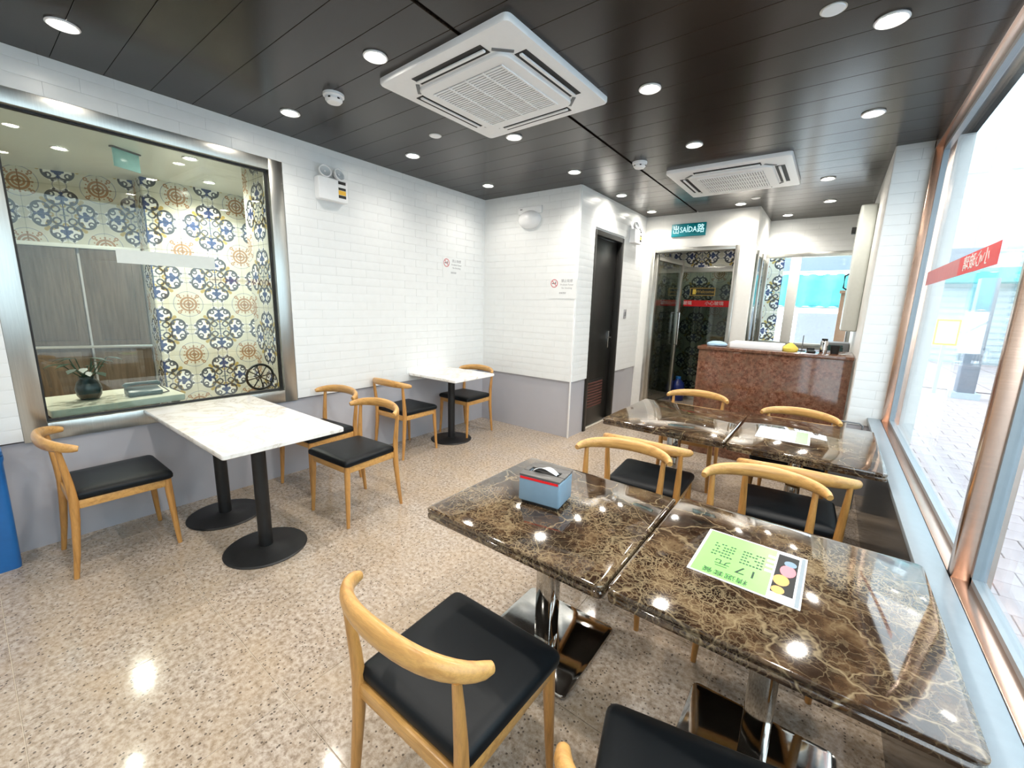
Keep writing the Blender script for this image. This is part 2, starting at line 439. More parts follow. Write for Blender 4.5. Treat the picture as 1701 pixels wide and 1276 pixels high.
def bricks(parent, origin, ang, u0, u1, z0, z1, holes=(), phase=0, limit=300, near=None):
    """wall running along u from origin, rotated by ang about z; bricks face local -y. holes (u0,u1,z0,z1)"""
    M = Matrix.Translation(origin) @ Matrix.Rotation(ang, 4, 'Z'); jobs = []
    nrow = int(math.ceil((z1-z0)/BH-1e-6))
    for r in range(nrow):
        za = z0+r*BH; zb = min(za+BH, z1); off = phase+(BL/2 if r % 2 else 0); segs = [(u0, u1)]
        for h in holes:
            zm = (za+zb)/2
            if h[2] < zm < h[3]:
                ns = []
                for s in segs:
                    if h[1] <= s[0] or h[0] >= s[1]: ns.append(s); continue
                    if h[0] > s[0]: ns.append((s[0], h[0]))
                    if h[1] < s[1]: ns.append((h[1], s[1]))
                segs = ns
        for s in segs:
            k = math.floor((s[0]-off)/BL)
            while off+k*BL < s[1]:
                a = max(off+k*BL, s[0]); b = min(off+(k+1)*BL, s[1]); k += 1
                if b-a > .012: jobs.append((a, b, za, zb))
    if near is not None: jobs.sort(key=lambda j: (M @ Vector(((j[0]+j[1])/2, 0, j[2]))-Vector(near)).length)
    for a, b, za, zb in jobs[:limit]:
        o = bpy.data.objects.new('brick', random.choice(brick_mesh)); C.objects.link(o); o.parent = parent
        p = M @ Vector(((a+b)/2, 0, (za+zb)/2)); o.location = p; o.rotation_euler = (0, 0, ang); o.scale = (b-a-.0008, 1, (zb-za)/BH)
    rest = jobs[limit:]
    if rest:
        bm = bmesh.new()
        for a, b, za, zb in rest: box(bm, a+.0004, b-.0004, -.0105, .004, za+.0003, zb-.0003, bevel=.001, seg=1, M=M)
        o = mesh_obj('brick_infill', bm, 'brick', parent, smooth=True); o['kind'] = 'stuff'
cam_p = (0, 0, 1.5)
# left wall: core at XL-.004.., window hole y .14..1.69 (frame outer), z .66..2.55
WY0, WY1, WZ0, WZ1 = .145, 1.69, .645, 2.555
wl = struct('wall_left')
bm = bmesh.new()
box(bm, XL-.11, XL-.004, -2.0, WY0+.01, WZ, ZC+.02); box(bm, XL-.11, XL-.004, WY1-.01, YE+.1, WZ, ZC+.02); box(bm, XL-.11, XL-.004, WY0+.01, WY1-.01, WZ1-.01, ZC+.02)
mesh_obj('wall_core', bm, 'brick_grout', wl)
BOX('wainscot', 'wainscot', wl, XL-.11, XL-.012, -2.0, YE+.1, -.01, WZ0+.005)
bricks(wl, (XL, 0, 0), PI/2, -1.5, YE, WZ, ZC, holes=[(WY0, WY1, 0, WZ1)], limit=300, near=cam_p)
# end wall (faces -y)
we = struct('wall_end')
BOX('wall_core', 'brick_grout', we, XL-.1, XD-.02, YE+.004, YE+.1, WZ, ZC+.02)
BOX('wainscot', 'wainscot', we, XL-.1, XD-.02, YE+.012, YE+.1, -.01, WZ)
bricks(we, (0, YE, 0), 0, XL, XD-.01, WZ, ZC, phase=.07)
BOX('corner_strip', 'white_plastic', we, XD-.014, XD+.002, YE-.012, YE+.006, 0, ZC, bevel=.003)
# door wall (faces +x)
DY0, DY1, DZ = 4.46, 5.27, 2.36
wd = struct('wall_door_side')
bm = bmesh.new()
box(bm, XD-.12, XD-.004, YE+.02, DY0, WZ, ZC+.02); box(bm, XD-.12, XD-.004, DY1, YB+.1, WZ, ZC+.02); box(bm, XD-.12, XD-.004, DY0, DY1, DZ, ZC+.02)
mesh_obj('wall_core', bm, 'brick_grout', wd)
bm = bmesh.new(); box(bm, XD-.12, XD-.012, YE+.02, DY0, -.01, WZ); box(bm, XD-.12, XD-.012, DY1, YB+.1, -.01, WZ); mesh_obj('wainscot', bm, 'wainscot', wd)
bricks(wd, (XD, 0, 0), PI/2, YE+.005, YB, WZ, ZC, holes=[(DY0, DY1, 0, DZ)], phase=.12)
# black door
dr = struct('door_1')
BOX('door_frame', 'black_door', dr, XD-.11, XD+.012, DY0-.005, DY0+.045, 0, DZ, bevel=.003)
BOX('door_frame', 'black_door', dr, XD-.11, XD+.012, DY1-.045, DY1+.005, 0, DZ, bevel=.003)
BOX('door_frame', 'black_door', dr, XD-.11, XD+.012, DY0+.045, DY1-.045, DZ-.055, DZ, bevel=.003)
leaf = BOX('door_leaf', 'black_door', dr, XD-.10, XD-.06, DY0+.05, DY1-.05, .008, DZ-.06, bevel=.002)
BOX('louvre_frame', 'black_door', leaf, XD-.06, XD-.052, DY0+.14, DY1-.22, .22, .60, bevel=.002)
for k in range(9):
    z = .25+k*.037
    o = BOX('louvre_slat', 'red_brown', leaf, XD-.058, XD-.046, DY0+.16, DY1-.24, z, z+.022, bevel=.002)
bm = bmesh.new(); box(bm, XD-.06, XD-.052, DY1-.145, DY1-.115, .98, 1.20, bevel=.003); sweep(bm, [(XD-.055, DY1-.13, 1.12), (XD-.02, DY1-.13, 1.12), (XD-.015, DY1-.14, 1.12), (XD-.015, DY1-.24, 1.12)], [.009]*4, 10)
mesh_obj('door_handle', bm, 'chrome', dr, smooth=True)
# left window frame: mitred wide brushed steel, black seal, glass
w1 = struct('window_1')
fw = .10; X0, X1 = XL-.10, XL+.006
BOX('frame_member', 'brushed', w1, X0, X1, WY0, WY0+fw, WZ0, WZ1, bevel=.003)
BOX('frame_member', 'brushed', w1, X0, X1, WY1-fw, WY1, WZ0, WZ1, bevel=.003)
BOX('frame_member', 'brushed', w1, X0, X1, WY0+fw, WY1-fw, WZ1-fw, WZ1, bevel=.003)
BOX('frame_member', 'brushed', w1, X0, X1, WY0+fw, WY1-fw, WZ0, WZ0+fw, bevel=.003)
iy0, iy1, iz0, iz1 = WY0+fw, WY1-fw, WZ0+fw, WZ1-fw
XG = XL-.05
bm = bmesh.new(); q = .012
for a in ((iy0, iy0+q, iz0, iz1), (iy1-q, iy1, iz0, iz1), (iy0+q, iy1-q, iz1-q, iz1), (iy0+q, iy1-q, iz0, iz0+q)): box(bm, XG-.012, XG+.012, *a)
mesh_obj('seal', bm, 'seal', w1)
gp = BOX('pane', 'booth_glass', w1, XG-.004, XG+.004, iy0+.002, iy1-.002, iz0+.002, iz1-.002)
st = BOX('pale_strip', 'offwhite_plastic', w1, XG+.0045, XG+.0055, .66, 1.19, 1.69, 1.775)
# right side: low wall, ledge, bronze window
wr = struct('wall_right')
BOX('low_wall', 'dark_panel', wr, .345, .50, -2.0, YC, -.1, .645)
BOX('window_ledge', 'ledge', wr, .335, .415, -2.0, YC, .645, .672, bevel=.004)
BOX('column', 'brick_grout', wr, .222, .62, YC+.006, 7.2, -.05, ZC+.05)
bricks(wr, (0, YC, 0), 0, .21, .43, .60, ZC, phase=.21)
BOX('wainscot', 'wainscot', wr, .212, .43, YC-.004, YC+.006, 0, .60)
BOX('column_return', 'white_paint', wr, .205, .222, YC, 7.06, 0, ZC+.01)
w2 = struct('window_2')
FX0, FX1 = .418, .475
FZ0, FZ1 = .655, 2.735
BOX('sill_member', 'bronze', w2, FX0, FX1, -2.0, YC, .60, FZ0+.012, bevel=.004)
BOX('head_member', 'bronze', w2, FX0, FX1, -2.0, YC, FZ1-.06, ZC+.03, bevel=.004)
BOX('post', 'bronze', w2, FX0, FX1+.05, YC-.06, YC+.002, FZ0, FZ1, bevel=.004)
BOX('mullion', 'bronze', w2, FX0, .512, 1.855, 1.90, FZ0, FZ1-.05, bevel=.006)
BOX('mullion', 'bronze', w2, FX0, FX1, -1.2, -1.03, FZ0, FZ1-.05, bevel=.006)
for y0, y1 in ((1.885, YC-.055), (-1.03, 1.86)):
    for a in ((y0, y0+.018, FZ0, FZ1-.05), (y1-.018, y1, FZ0, FZ1-.05), (y0, y1, FZ1-.085, FZ1-.05), (y0, y1, FZ0, FZ0+.03)):
        BOX('glazing_bead', 'ledge', w2, FX1-.012, FX1+.02, *a)
    BOX('pane', 'glass', w2, FX1+.001, FX1+.009, y0+.01, y1-.01, FZ0+.02, FZ1-.06)
bm = bmesh.new(); box(bm, FX1-.0006, FX1+.0004, 2.45, 3.119, 1.705, 1.795)
bn = mesh_obj('warning_band', bm, 'red', w2)
BOX('faded_band', 'pink', w2, FX1-.0006, FX1+.0004, 3.12, 4.05, 1.705, 1.795)
TEXT('band_lettering', '小心玻璃', .075, 'white_ink', w2, plane_M((FX1-.0012, 2.80, 1.75), (0, 1, 0), (0, 0, 1)), squash=1.5)
# wall behind the viewer
wb = struct('wall_rear')
BOX('wall_core', 'white_paint', wb, XL-.1, .5, -2.1, -2.0, -.02, ZC+.02)
# back wall: white header, posts, entrance
wk = struct('wall_back')
EX0, EX1, EZ = -2.13, -1.03, 2.31
BOX('header_panel', 'white_paint', wk, XD-.01, -.86, YB, YB+.14, EZ, ZC+.02, bevel=.003)
BOX('side_panel', 'white_paint', wk, -1.03, -.86, YB, 7.05, 0, EZ, bevel=.003)
BOX('header_return', 'brick_grout', wk, -.98, -.86, YB+.14, 7.05, EZ, ZC+.02)
BOX('jamb_panel', 'white_paint', wk, XD-.01, EX0, YB, YB+.14, 0, EZ)
# recess wall over the service window
RY = 7.05
BOX('recess_core', 'brick_grout', wk, -.87, .23, RY+.004, RY+.1, 2.26, ZC+.02)
bricks(wk, (0, RY, 0), 0, -.86, .205, 2.29, ZC)
BOX('recess_base', 'white_paint', wk, -.87, .23, RY, RY+.1, 0, 1.02)
# entrance door (frame, open leaf)
d2 = struct('door_2')
BOX('door_frame', 'brushed', d2, EX0, EX0+.05, YB-.01, YB+.12, 0, EZ, bevel=.003)
BOX('door_frame', 'brushed', d2, EX1-.05, EX1, YB-.01, YB+.12, 0, EZ, bevel=.003)
BOX('door_frame', 'brushed', d2, EX0+.05, EX1-.05, YB-.01, YB+.12, EZ-.05, EZ, bevel=.003)
def local(parent, name, mat, a, M, bevel=.002): return BOX(name, mat, parent, *a, bevel=bevel, M=M)
Mh = Matrix.Translation((EX0+.06, YB+.05, 0)) @ Matrix.Rotation(math.radians(84), 4, 'Z')
lf = local(d2, 'leaf_stile', 'brushed', (0, .05, -.02, .02, .01, 2.24), Mh)
local(d2, 'leaf_stile', 'brushed', (.88, .94, -.02, .02, .01, 2.24), Mh)
local(d2, 'leaf_rail', 'brushed', (.05, .88, -.02, .02, 2.17, 2.24), Mh)
local(d2, 'leaf_rail', 'brushed', (.05, .88, -.02, .02, .01, .10), Mh)
local(d2, 'leaf_pane', 'booth_glass', (.05, .88, -.004, .004, .10, 2.17), Mh, 0)
for s in (-1, 1):
    bm = bmesh.new(); P = lambda x, z, q=.06: Mh @ Vector((x, s*q, z))
    sweep(bm, [P(.84, .95, .02), P(.84, .95), P(.84, 1.45), P(.84, 1.45, .02)], [.011]*4, 10, up=Vector((0, 1, 0)))
    mesh_obj('pull_handle', bm, 'chrome', d2, smooth=True)
# vestibule beyond the entrance
TS = .30
def tile_meshes():
    out = []
    for iu in (0, 1):
        for iv in (0, 1):
            bm = bmesh.new(); uvl = bm.loops.layers.uv.new('uv'); h = TS/2-.0012
            vs = box(bm, -h, h, -.007, .002, -h, h, bevel=.001, seg=1)
            for f in bm.faces:
                for l in f.loops: l[uvl].uv = ((iu+.5+l.vert.co.x/TS)/2, (iv+.5+l.vert.co.z/TS)/2)
            me = bpy.data.meshes.new('wall_tile'); bm.to_mesh(me); bm.free(); me.materials.append(MT['azulejo']); out.append(me)
    return out
TMESH = tile_meshes()
def tiles(parent, origin, ang, nu, z0, z1, u_off=0, zmin=None):
    M = Matrix.Translation(origin) @ Matrix.Rotation(ang, 4, 'Z'); nz = int(math.ceil((z1-z0)/TS))
    for i in range(nu):
        for j in range(nz):
            zc = z0+(j+.5)*TS
            if zmin is not None and zc < zmin: continue
            o = bpy.data.objects.new('wall_tile', TMESH[((i+u_off) % 2)*2+j % 2]); C.objects.link(o); o.parent = parent
            o.location = M @ Vector(((i+.5)*TS, 0, zc)); o.rotation_euler = (0, 0, ang)
wv = struct('wall_vestibule')
BOX('wall_core', 'brick_grout', wv, -3.4, -.86, 7.80, 7.9, -.1, 2.9)
tiles(wv, (-2.50, 7.80, 0), 0, 6, 0, 2.75)
BOX('wall_core', 'brick_grout', wv, -2.5, -2.363, 6.1, 7.8, -.1, 2.9)
tiles(wv, (-2.36, 6.15, 0), PI/2, 5, 0, 2.75)
BOX('wall_core', 'white_paint', wv, -1.0, -.92, 7.05, 7.9, -.1, 2.9)
BOX('wall_core', 'white_paint', wv, -3.5, XD-.1, 6.0, 6.1, -.1, 2.9)
cv = struct('ceiling_vestibule'); BOX('ceiling_board', 'white_paint', cv, -3.5, -.9, 6.12, 7.9, 2.80, 2.85)
fv = struct('floor_vestibule'); BOX('floor_slab', 'granite', fv, -3.5, XD-.03, 6.12, 7.9, -.1, 0)
# inner glazed screen in the vestibule
w3 = struct('window_3')
BOX('screen_head', 'brushed', w3, -2.34, -1.02, 7.38, 7.44, 2.10, 2.18, bevel=.003)
BOX('screen_foot', 'brushed', w3, -2.34, -1.02, 7.38, 7.44, 0, .05, bevel=.003)
BOX('screen_stile', 'brushed', w3, -1.08, -1.02, 7.38, 7.44, .05, 2.10, bevel=.003)
BOX('pane', 'dark_glass', w3, -2.34, -1.08, 7.405, 7.413, .05, 2.10)
BOX('warning_band', 'red', w3, -2.02, -1.24, 7.4035, 7.4045, 1.555, 1.655)
TEXT('band_lettering', '小心玻璃', .07, 'white_ink', w3, plane_M((-1.55, 7.4025, 1.605), (1, 0, 0), (0, 0, 1)))
TEXT('band_lettering', '玻璃', .07, 'white_ink', w3, plane_M((-1.96, 7.4025, 1.605), (1, 0, 0), (0, 0, 1)))
# recess service window
w4 = struct('window_4')
sz0, sz1 = 1.02, 2.27
BOX('frame_member', 'brushed', w4, -.86, .215, RY-.02, RY+.05, sz1-.03, sz1+.03, bevel=.003)
BOX('frame_member', 'brushed', w4, -.86, .215, RY-.02, RY+.05, sz0, sz0+.07, bevel=.003)
BOX('frame_member', 'brushed', w4, -.86, -.82, RY-.02, RY+.05, sz0+.07, sz1-.03, bevel=.003)
BOX('frame_member', 'white_paint', w4, -.56, -.44, RY-.03, RY+.05, sz0+.07, sz1-.03, bevel=.003)
BOX('frame_member', 'brushed', w4, .16, .205, RY-.02, RY+.05, sz0+.07, sz1-.03, bevel=.003)
BOX('pane', 'glass', w4, -.82, -.56, RY, RY+.008, sz0+.07, sz1-.03)
BOX('pane', 'glass', w4, -.44, .16, RY, RY+.008, sz0+.07, sz1-.03)
for yy in (6.15, 6.55):
    BOX('side_glass_frame', 'brushed', w4, -.862, -.835, yy, yy+.05, 1.0, 2.25, bevel=.003)
BOX('side_pane', 'dark_glass', w4, -.858, -.85, 6.10, 7.0, 1.0, 2.2)

# ------------------------------------------------------------------ booth behind the left window
wt = struct('wall_booth')
A0, A1 = Vector((-7.20, -.40, 0)), Vector((-6.42, 1.40, 0)); BC = 2.74
dA = (A1-A0); angA = math.atan2(dA.y, dA.x)
Mw = Matrix.Translation(A0) @ Matrix.Rotation(angA, 4, 'Z')
BOX('wall_core', 'brick_grout', wt, -.8, dA.length, .003, .08, 0, BC+.05, M=Mw)
tiles(wt, A1-dA.normalized()*TS*6, angA, 6, -.1, BC, zmin=2.0)
bxx = -6.12
BOX('wall_core', 'brick_grout', wt, -6.5, bxx-.003, 1.403, 2.62, 0, BC+.05)
tiles(wt, (bxx, 1.40, 0), PI/2, 4, -.1, BC)
tiles(wt, (bxx-.30, 1.40, 0), 0, 1, -.1, BC, u_off=1)
BOX('wall_core', 'brick_grout', wt, -6.2, -4.80, 2.60, 2.68, 0, BC+.05)
BOX('wall_core', 'brick_grout', wt, -4.78, XL-.12, 1.893, 2.60, 0, BC+.05)
tiles(wt, (-4.80, 1.89, 0), 0, 3, -.1, BC, u_off=1)
BOX('wall_core', 'white_paint', wt, -8.0, XL-.12, -1.1, -1.0, 0, BC+.05)
BOX('wall_core', 'white_paint', wt, -8.1, -7.5, -1.1, -.3, 0, BC+.05)
cb = struct('ceiling_booth'); BOX('ceiling_board', 'booth_ceiling', cb, -8.0, XL-.11, -1.1, 2.68, BC, BC+.04)
fb = struct('floor_booth'); BOX('floor_slab', 'granite', fb, -8.0, XL-.11, -1.1, 2.68, -.1, 0)
# brown doors on the booth wall below the tiles
dd = struct('door_3')
L = dA.length
for k, (a, b) in enumerate(((L-.52, L-.02), (L-1.05, L-.55), (L-1.58, L-1.08))):
    lf3 = BOX('door_leaf', 'brown_door', dd, a, b, -.05, .0, 0, 1.97, M=Mw, bevel=.003)
    BOX('door_panel', 'brown_door', lf3, a+.08, b-.08, -.058, -.048, .98, 1.85, M=Mw, bevel=.004)
    BOX('door_panel', 'brown_door', lf3, a+.08, b-.08, -.058, -.048, .12, .85, M=Mw, bevel=.004)
LATHE('door_knob', 'gold', dd, [(0, 0), (.014, 0), (.014, .02), (.032, .035), (.032, .05), (0, .06)], 16, M=Mw @ Matrix.Translation((L-1.0, -.05, 1.17)) @ Matrix.Rotation(PI/2, 4, 'X'))
BOX('door_casing', 'offwhite_plastic', dd, -.3, L, -.065, .0, 1.97, 2.01, M=Mw, bevel=.003)
BOX('sill_reflection_strip', 'brushed', dd, -.3, L, -.075, -.05, .89, .92, M=Mw, bevel=.003)  # raised pale strip standing in for a reflection of the window sill
BOX('sign_plate', 'blue_dark', dd, L-1.40, L-1.22, -.062, -.056, 1.87, 1.94, M=Mw)
TEXT('sign_lettering', '洗手間', .045, 'white_ink', dd, Mw @ plane_M((L-1.31, -.063, 1.905), (1, 0, 0), (0, 0, 1)))

# ================================================================== LIGHT FITTINGS
def downlight(loc, label, group, z, power, real=True):
    t = thing('downlight', label, 'downlight', (loc[0], loc[1], z), 0, group)
    LATHE('trim_ring', 'white_plastic', t, [(.044, -.001), (.060, -.001), (.062, -.006), (.056, -.010), (.044, -.006)], 28)
    LATHE('lens', 'lamp_glow', t, [(0, -.004), (.044, -.005), (.044, -.001), (0, -.001)], 24)
    ld = bpy.data.lights.new('lamp', 'SPOT'); ld.energy = power; ld.color = (1.0, .93, .84); ld.shadow_soft_size = .035
    ld.spot_size = math.radians(150); ld.spot_blend = 1.0
    lo = bpy.data.objects.new('lamp', ld); C.objects.link(lo); lo.parent = t; lo.location = (0, 0, -.045)
    return t
MT['lamp_glow'] = glow('lamp_lens_glow', (1, .93, .82), 60)
rows = [(-3.08, 'above the left wall'), (-2.07, 'second row from the left wall'), (-1.03, 'third row from the left wall'), (.02, 'row beside the street window')]
yy = {.49: 'nearest', 1.58: 'second', 2.58: 'third', 3.62: 'fourth', 4.68: 'fifth', 5.66: 'sixth', 6.65: 'last'}
nthe = ['nearest', 'second', 'third', 'fourth', 'fifth', 'sixth', 'farthest']
lab = {0: 'round recessed downlight over the left brick wall, %s from the viewer', 1: 'round recessed downlight in the middle-left ceiling row, %s from the viewer',
       2: 'round recessed downlight in the middle-right ceiling row, %s from the viewer', 3: 'round recessed downlight in the row by the street window, %s from the viewer'}
spots = {0: [(-3.08, .49), (-3.12, 1.56), (-3.07, 2.57), (-3.11, 3.62)],
         1: [(-2.06, .45), (-2.06, 1.49), (-2.09, 2.72), (-2.11, 3.69), (-2.07, 4.70), (-2.06, 5.66)],
         2: [(-1.03, .45), (-1.11, 1.50), (-1.01, 2.58), (-1.02, 3.59), (-1.04, 5.76), (-.64, 6.69)],
         3: [(.02, .45), (.02, 1.55), (.03, 2.58), (.03, 3.64), (-.21, 5.10), (-.20, 6.09)]}
for r, L_ in spots.items():
    for k, p in enumerate(L_): downlight(p, lab[r] % nthe[k], 'recessed ceiling downlights', ZC, LAMP_W*(.42 if r == 0 else 1.0))
for k, p in enumerate([(-2.6, -1.0), (-1.0, -1.0)]): downlight(p, 'unseen downlight added for light, %s near the rear wall' % ['left', 'right'][k], 'recessed ceiling downlights', ZC, LAMP_W)  # unseen pair behind the viewer, added to light the room
for k, p in enumerate([(-4.5, .45), (-5.6, .75), (-4.9, 1.50), (-5.7, 1.9)]):
    downlight(p, 'round downlight in the pale booth ceiling, %s' % ['nearest the viewer', 'above the brown doors', 'nearest the tiled end wall', 'deepest in the tiled recess'][k], 'booth ceiling downlights', BC, 72)
for k, p in enumerate([(-1.75, 6.6), (-1.5, 7.1)]):
    downlight(p, 'round downlight in the vestibule ceiling, %s' % ['beside the open glass door', 'in front of the glazed screen'][k], 'vestibule downlights', 2.80, 95)

# ceiling devices
def smoke(loc, label):
    t = thing('smoke_detector', label, 'smoke detector', loc, 0, 'smoke detectors')
    LATHE('base', 'white_plastic', t, [(0, 0), (.062, 0), (.062, -.014), (.055, -.018), (0, -.018)])
    LATHE('head', 'white_plastic', t, [(0, -.018), (.05, -.018), (.052, -.034), (.040, -.048), (0, -.052)])
    for k in range(6):
        a = k*PI/3
        BOX('vent_slot', 'black', t, .036, .0535, -.007, .007, -.036, -.028, M=Matrix.Rotation(a, 4, 'Z'))
smoke((-2.63, 1.59, ZC), 'white smoke detector on the brown ceiling left of the large air conditioner')
smoke((-1.51, 3.76, ZC), 'white smoke detector on the brown ceiling left of the far air conditioner')
def cover(loc, label):
    t = thing('sprinkler_cover', label, 'sprinkler', loc, 0, 'sprinkler covers')
    LATHE('cover_plate', 'white_plastic', t, [(0, -.006), (.040, -.006), (.042, -.003), (.042, 0), (0, 0)])
    LATHE('rim', 'brushed', t, [(.042, -.002), (.047, -.002), (.047, 0), (.042, 0)])
cover((-2.58, 2.38, ZC), 'small flat white disc on the ceiling between the large air conditioner and left wall')
cover((-.17, 2.37, ZC), 'flat white disc on the ceiling at the top right near the street window')
cover((-.86, 5.56, ZC), 'flat white disc on the ceiling just beyond the far air conditioner')

def cassette(label, loc, size, rz, group):
    t = thing('ceiling_air_conditioner', label, 'air conditioner', loc, rz, group); h = size/2
    bm = bmesh.new(); slab(bm, round_outline(rect(-h, h, -h, h), .035), [(0, 0), (0, -.022), (.006, -.030), (.05, -.034)]); mesh_obj('panel', bm, 'white_plastic', t, smooth=True)
    g = size*.345
    bm = bmesh.new(); slab(bm, round_outline(rect(-g, g, -g, g), .07), [(0, -.03), (0, -.046), (.006, -.052), (.05, -.053)]); pn = mesh_obj('intake_panel', bm, 'white_plastic', t, smooth=True)
    k = g*.78
    BOX('intake_recess', 'grey_ink', pn, -k, k, -k, k, -.0545, -.052)
    bm = bmesh.new(); n = 26
    for i in range(n):
        y0 = -k+(i+.15)*2*k/n; box(bm, -k, k, y0, y0+2*k/n*.55, -.0585, -.0535)
    for i in range(5):
        x0 = -k+i*2*k/4; box(bm, x0-.005, x0+.005, -k, k, -.060, -.0535)
    mesh_obj('intake_grille', bm, 'white_plastic', pn)
    for q in range(4):
        Mq = Matrix.Rotation(q*PI/2, 4, 'Z'); sw = size*.27; yc = -size*.395
        so = BOX('outlet_slot', 'black', t, -sw, sw, yc-.036, yc+.036, -.0362, -.030, M=Mq)
        BOX('louver', 'white_plastic', so, -sw+.006, sw-.006, yc-.008, yc+.012, -.046, -.036, bevel=.004, M=Mq)
        Mc = Matrix.Rotation(q*PI/2, 4, 'Z'); r = size*.40
        bm = bmesh.new()
        box(bm, r*.60, r*.86, -.014, .014, 0, .004, M=Mc @ Matrix.Translation((.0, 0, -.0375)) @ Matrix.Rotation(0, 4, 'Z'))
        bm.free()
        bm = bmesh.new(); box(bm, -.055, .055, -.011, .011, -.0375, -.030, M=Mc @ Matrix.Rotation(PI/4, 4, 'Z') @ Matrix.Translation((0, -size*.47, 0)), bevel=.003)
        mesh_obj('corner_vent', bm, 'grey_plastic', t, smooth=True)
    return t
cassette('large white four-way cassette air conditioner nearest the viewer', (-1.75, 2.10, ZC), .96, math.radians(-2), 'ceiling cassette air conditioners')
cassette('white cassette air conditioner near the counter end of the ceiling', (-.91, 4.60, ZC), .98, PI/2, 'ceiling cassette air conditioners')

# ================================================================== FURNITURE
def make_chair():
    t = thing('dining_chair', '', 'chair', (0, 0, 0), 0, 'oak elbow chairs with black seats')
    ol = round_outline([(-.228, .215), (-.212, -.205), (.212, -.205), (.228, .215)], .03, 4)
    bm = bmesh.new(); slab(bm, ol, [(.014, .424), (.002, .432), (0, .450), (.006, .461), (.020, .469), (.06, .474), (.13, .477)])
    mesh_obj('seat', bm, 'leather', t, smooth=True)
    for s in (-1, 1):
        TUBE('front_leg', 'oak_leg', t, [(s*.208, .205, 0), (s*.204, .198, .12), (s*.198, .188, .33), (s*.196, .185, .424)], [.0115, .0145, .0190, .0195], 12, up=(0, 1, 0))
        TUBE('rear_leg', 'oak_leg', t, [(s*.212, -.245, 0), (s*.208, -.228, .14), (s*.204, -.212, .32), (s*.205, -.207, .43), (s*.207, -.212, .52), (s*.210, -.222, .62), (s*.212, -.232, .712)],
             [.0115, .0150, .0190, .0195, .0175, .0145, .0115], 12, up=(0, 1, 0))
    BOX('apron_rail', 'oak_rail', t, -.185, .185, .176, .196, .378, .424, bevel=.004)
    BOX('apron_rail', 'oak_rail', t, -.19, .19, -.216, -.197, .378, .424, bevel=.004)
    for s in (-1, 1): BOX('apron_rail', 'oak_rail', t, s*.199-.010, s*.199+.010, -.19, .175, .378, .424, bevel=.004)
    pts = []; secs = []; n = 22
    for i in range(n+1):
        u = -1+2*i/n; a = abs(u)
        x = .250*math.sin(u*PI/2*.96)/math.sin(PI/2*.96); y = -.280+.118*(1-math.cos(a*PI/2))**1.1
        z = .742-.028*a**1.6; e = math.cos(min(a, 1)*PI/2)**.8 if a < 1 else 0
        hh = .0165+.0175*e; tt = .0155+.004*e
        if a > .97: hh *= .86; tt *= .86
        pts.append((x, y, z)); secs.append((tt, hh))
    bm = bmesh.new(); sweep(bm, pts, secs, 16)
    mesh_obj('crest_rail', bm, 'oak_rail', t, smooth=True)
    return t
chairs = [
 ('oak elbow chair in the foreground, its black seat fully in view', (-.745, .775), 0),
 ('oak elbow chair cut off by the bottom edge, at the near window table', (-.075, .775), 13),
 ('oak elbow chair alone at the left end under the glazed booth window', (-3.235, .455), 0),
 ('oak elbow chair at the long white table, nearer the aisle', (-2.61, 1.60), 183),
 ('oak elbow chair at the white table against the left wall, partly behind another', (-3.25, 1.68), 185),
 ('oak elbow chair on the near side of the small square white table', (-3.33, 2.665), 2),
 ('oak elbow chair in the far left corner behind the small square white table', (-3.31, 3.50), 182),
 ('oak elbow chair at the far side of the near marble tables, left seat facing viewer', (-.785, 1.925), 190),
 ('oak elbow chair with its back to the near tables, aisle side of the rear tables', (-.785, 2.53), 3),
 ('oak elbow chair at the far side of the near marble tables, window seat facing viewer', (-.118, 1.985), 191),
 ('oak elbow chair with its back to the near tables, window side of the rear tables', (-.06, 2.612), 5),
 ('oak elbow chair behind the rear marble table on the aisle side, before the granite counter', (-.87, 3.79), 184),
 ('oak elbow chair behind the rear marble table by the window, before the granite counter', (-.115, 3.605), 175)]
ch0 = make_chair()
for i, (lb, p, a) in enumerate(chairs):
    o = ch0 if i == 0 else copy_tree(ch0)
    o.location = (p[0], p[1], 0); o.rotation_euler = (0, 0, math.radians(a)); o['label'] = lb

def marble_table(label, x0, x1, y0, y1, bx, by, group, rz=0):
    cx, cy = (x0+x1)/2, (y0+y1)/2
    t = thing('marble_table', label, 'table', (cx, cy, 0), rz, group); hx, hy = (x1-x0)/2, (y1-y0)/2
    bm = bmesh.new(); slab(bm, round_outline(rect(-hx, hx, -hy, hy), .022), [(.010, .706), (.002, .709), (0, .716), (.001, .724), (.006, .728), (.006, .731), (.001, .735), (0, .743), (.003, .748), (.010, .750)])
    mesh_obj('tabletop', bm, 'emperador', t, smooth=True)
    bx -= cx; by -= cy
    BOX('pedestal_column', 'mirror_steel', t, bx-.040, bx+.040, by-.040, by+.040, .012, .69, bevel=.004)
    bm = bmesh.new(); slab(bm, round_outline(rect(bx-.235, bx+.235, by-.235, by+.235), .03), [(0, 0), (0, .006), (.005, .012), (.02, .013)]); mesh_obj('base_plate', bm, 'mirror_steel', t, smooth=True)
    bm = bmesh.new(); box(bm, bx-.20, bx+.20, by-.018, by+.018, .690, .706); box(bm, bx-.018, bx+.018, by-.20, by+.20, .690, .7055)
    mesh_obj('top_bracket', bm, 'black_metal', t)
    return t
gm = 'brown marble tables along the street window'
marble_table('near brown marble table on the aisle side, napkin box standing on it', -1.113, -.401, .966, 1.665, -.86, 1.46, gm)
marble_table('near brown marble table by the window with the green menu on it', -.394, .325, .975, 1.70, -.02, 1.40, gm)
marble_table('rear brown marble table on the aisle side, nothing on it', -1.175, -.402, 2.61, 3.47, -.80, 3.05, gm)
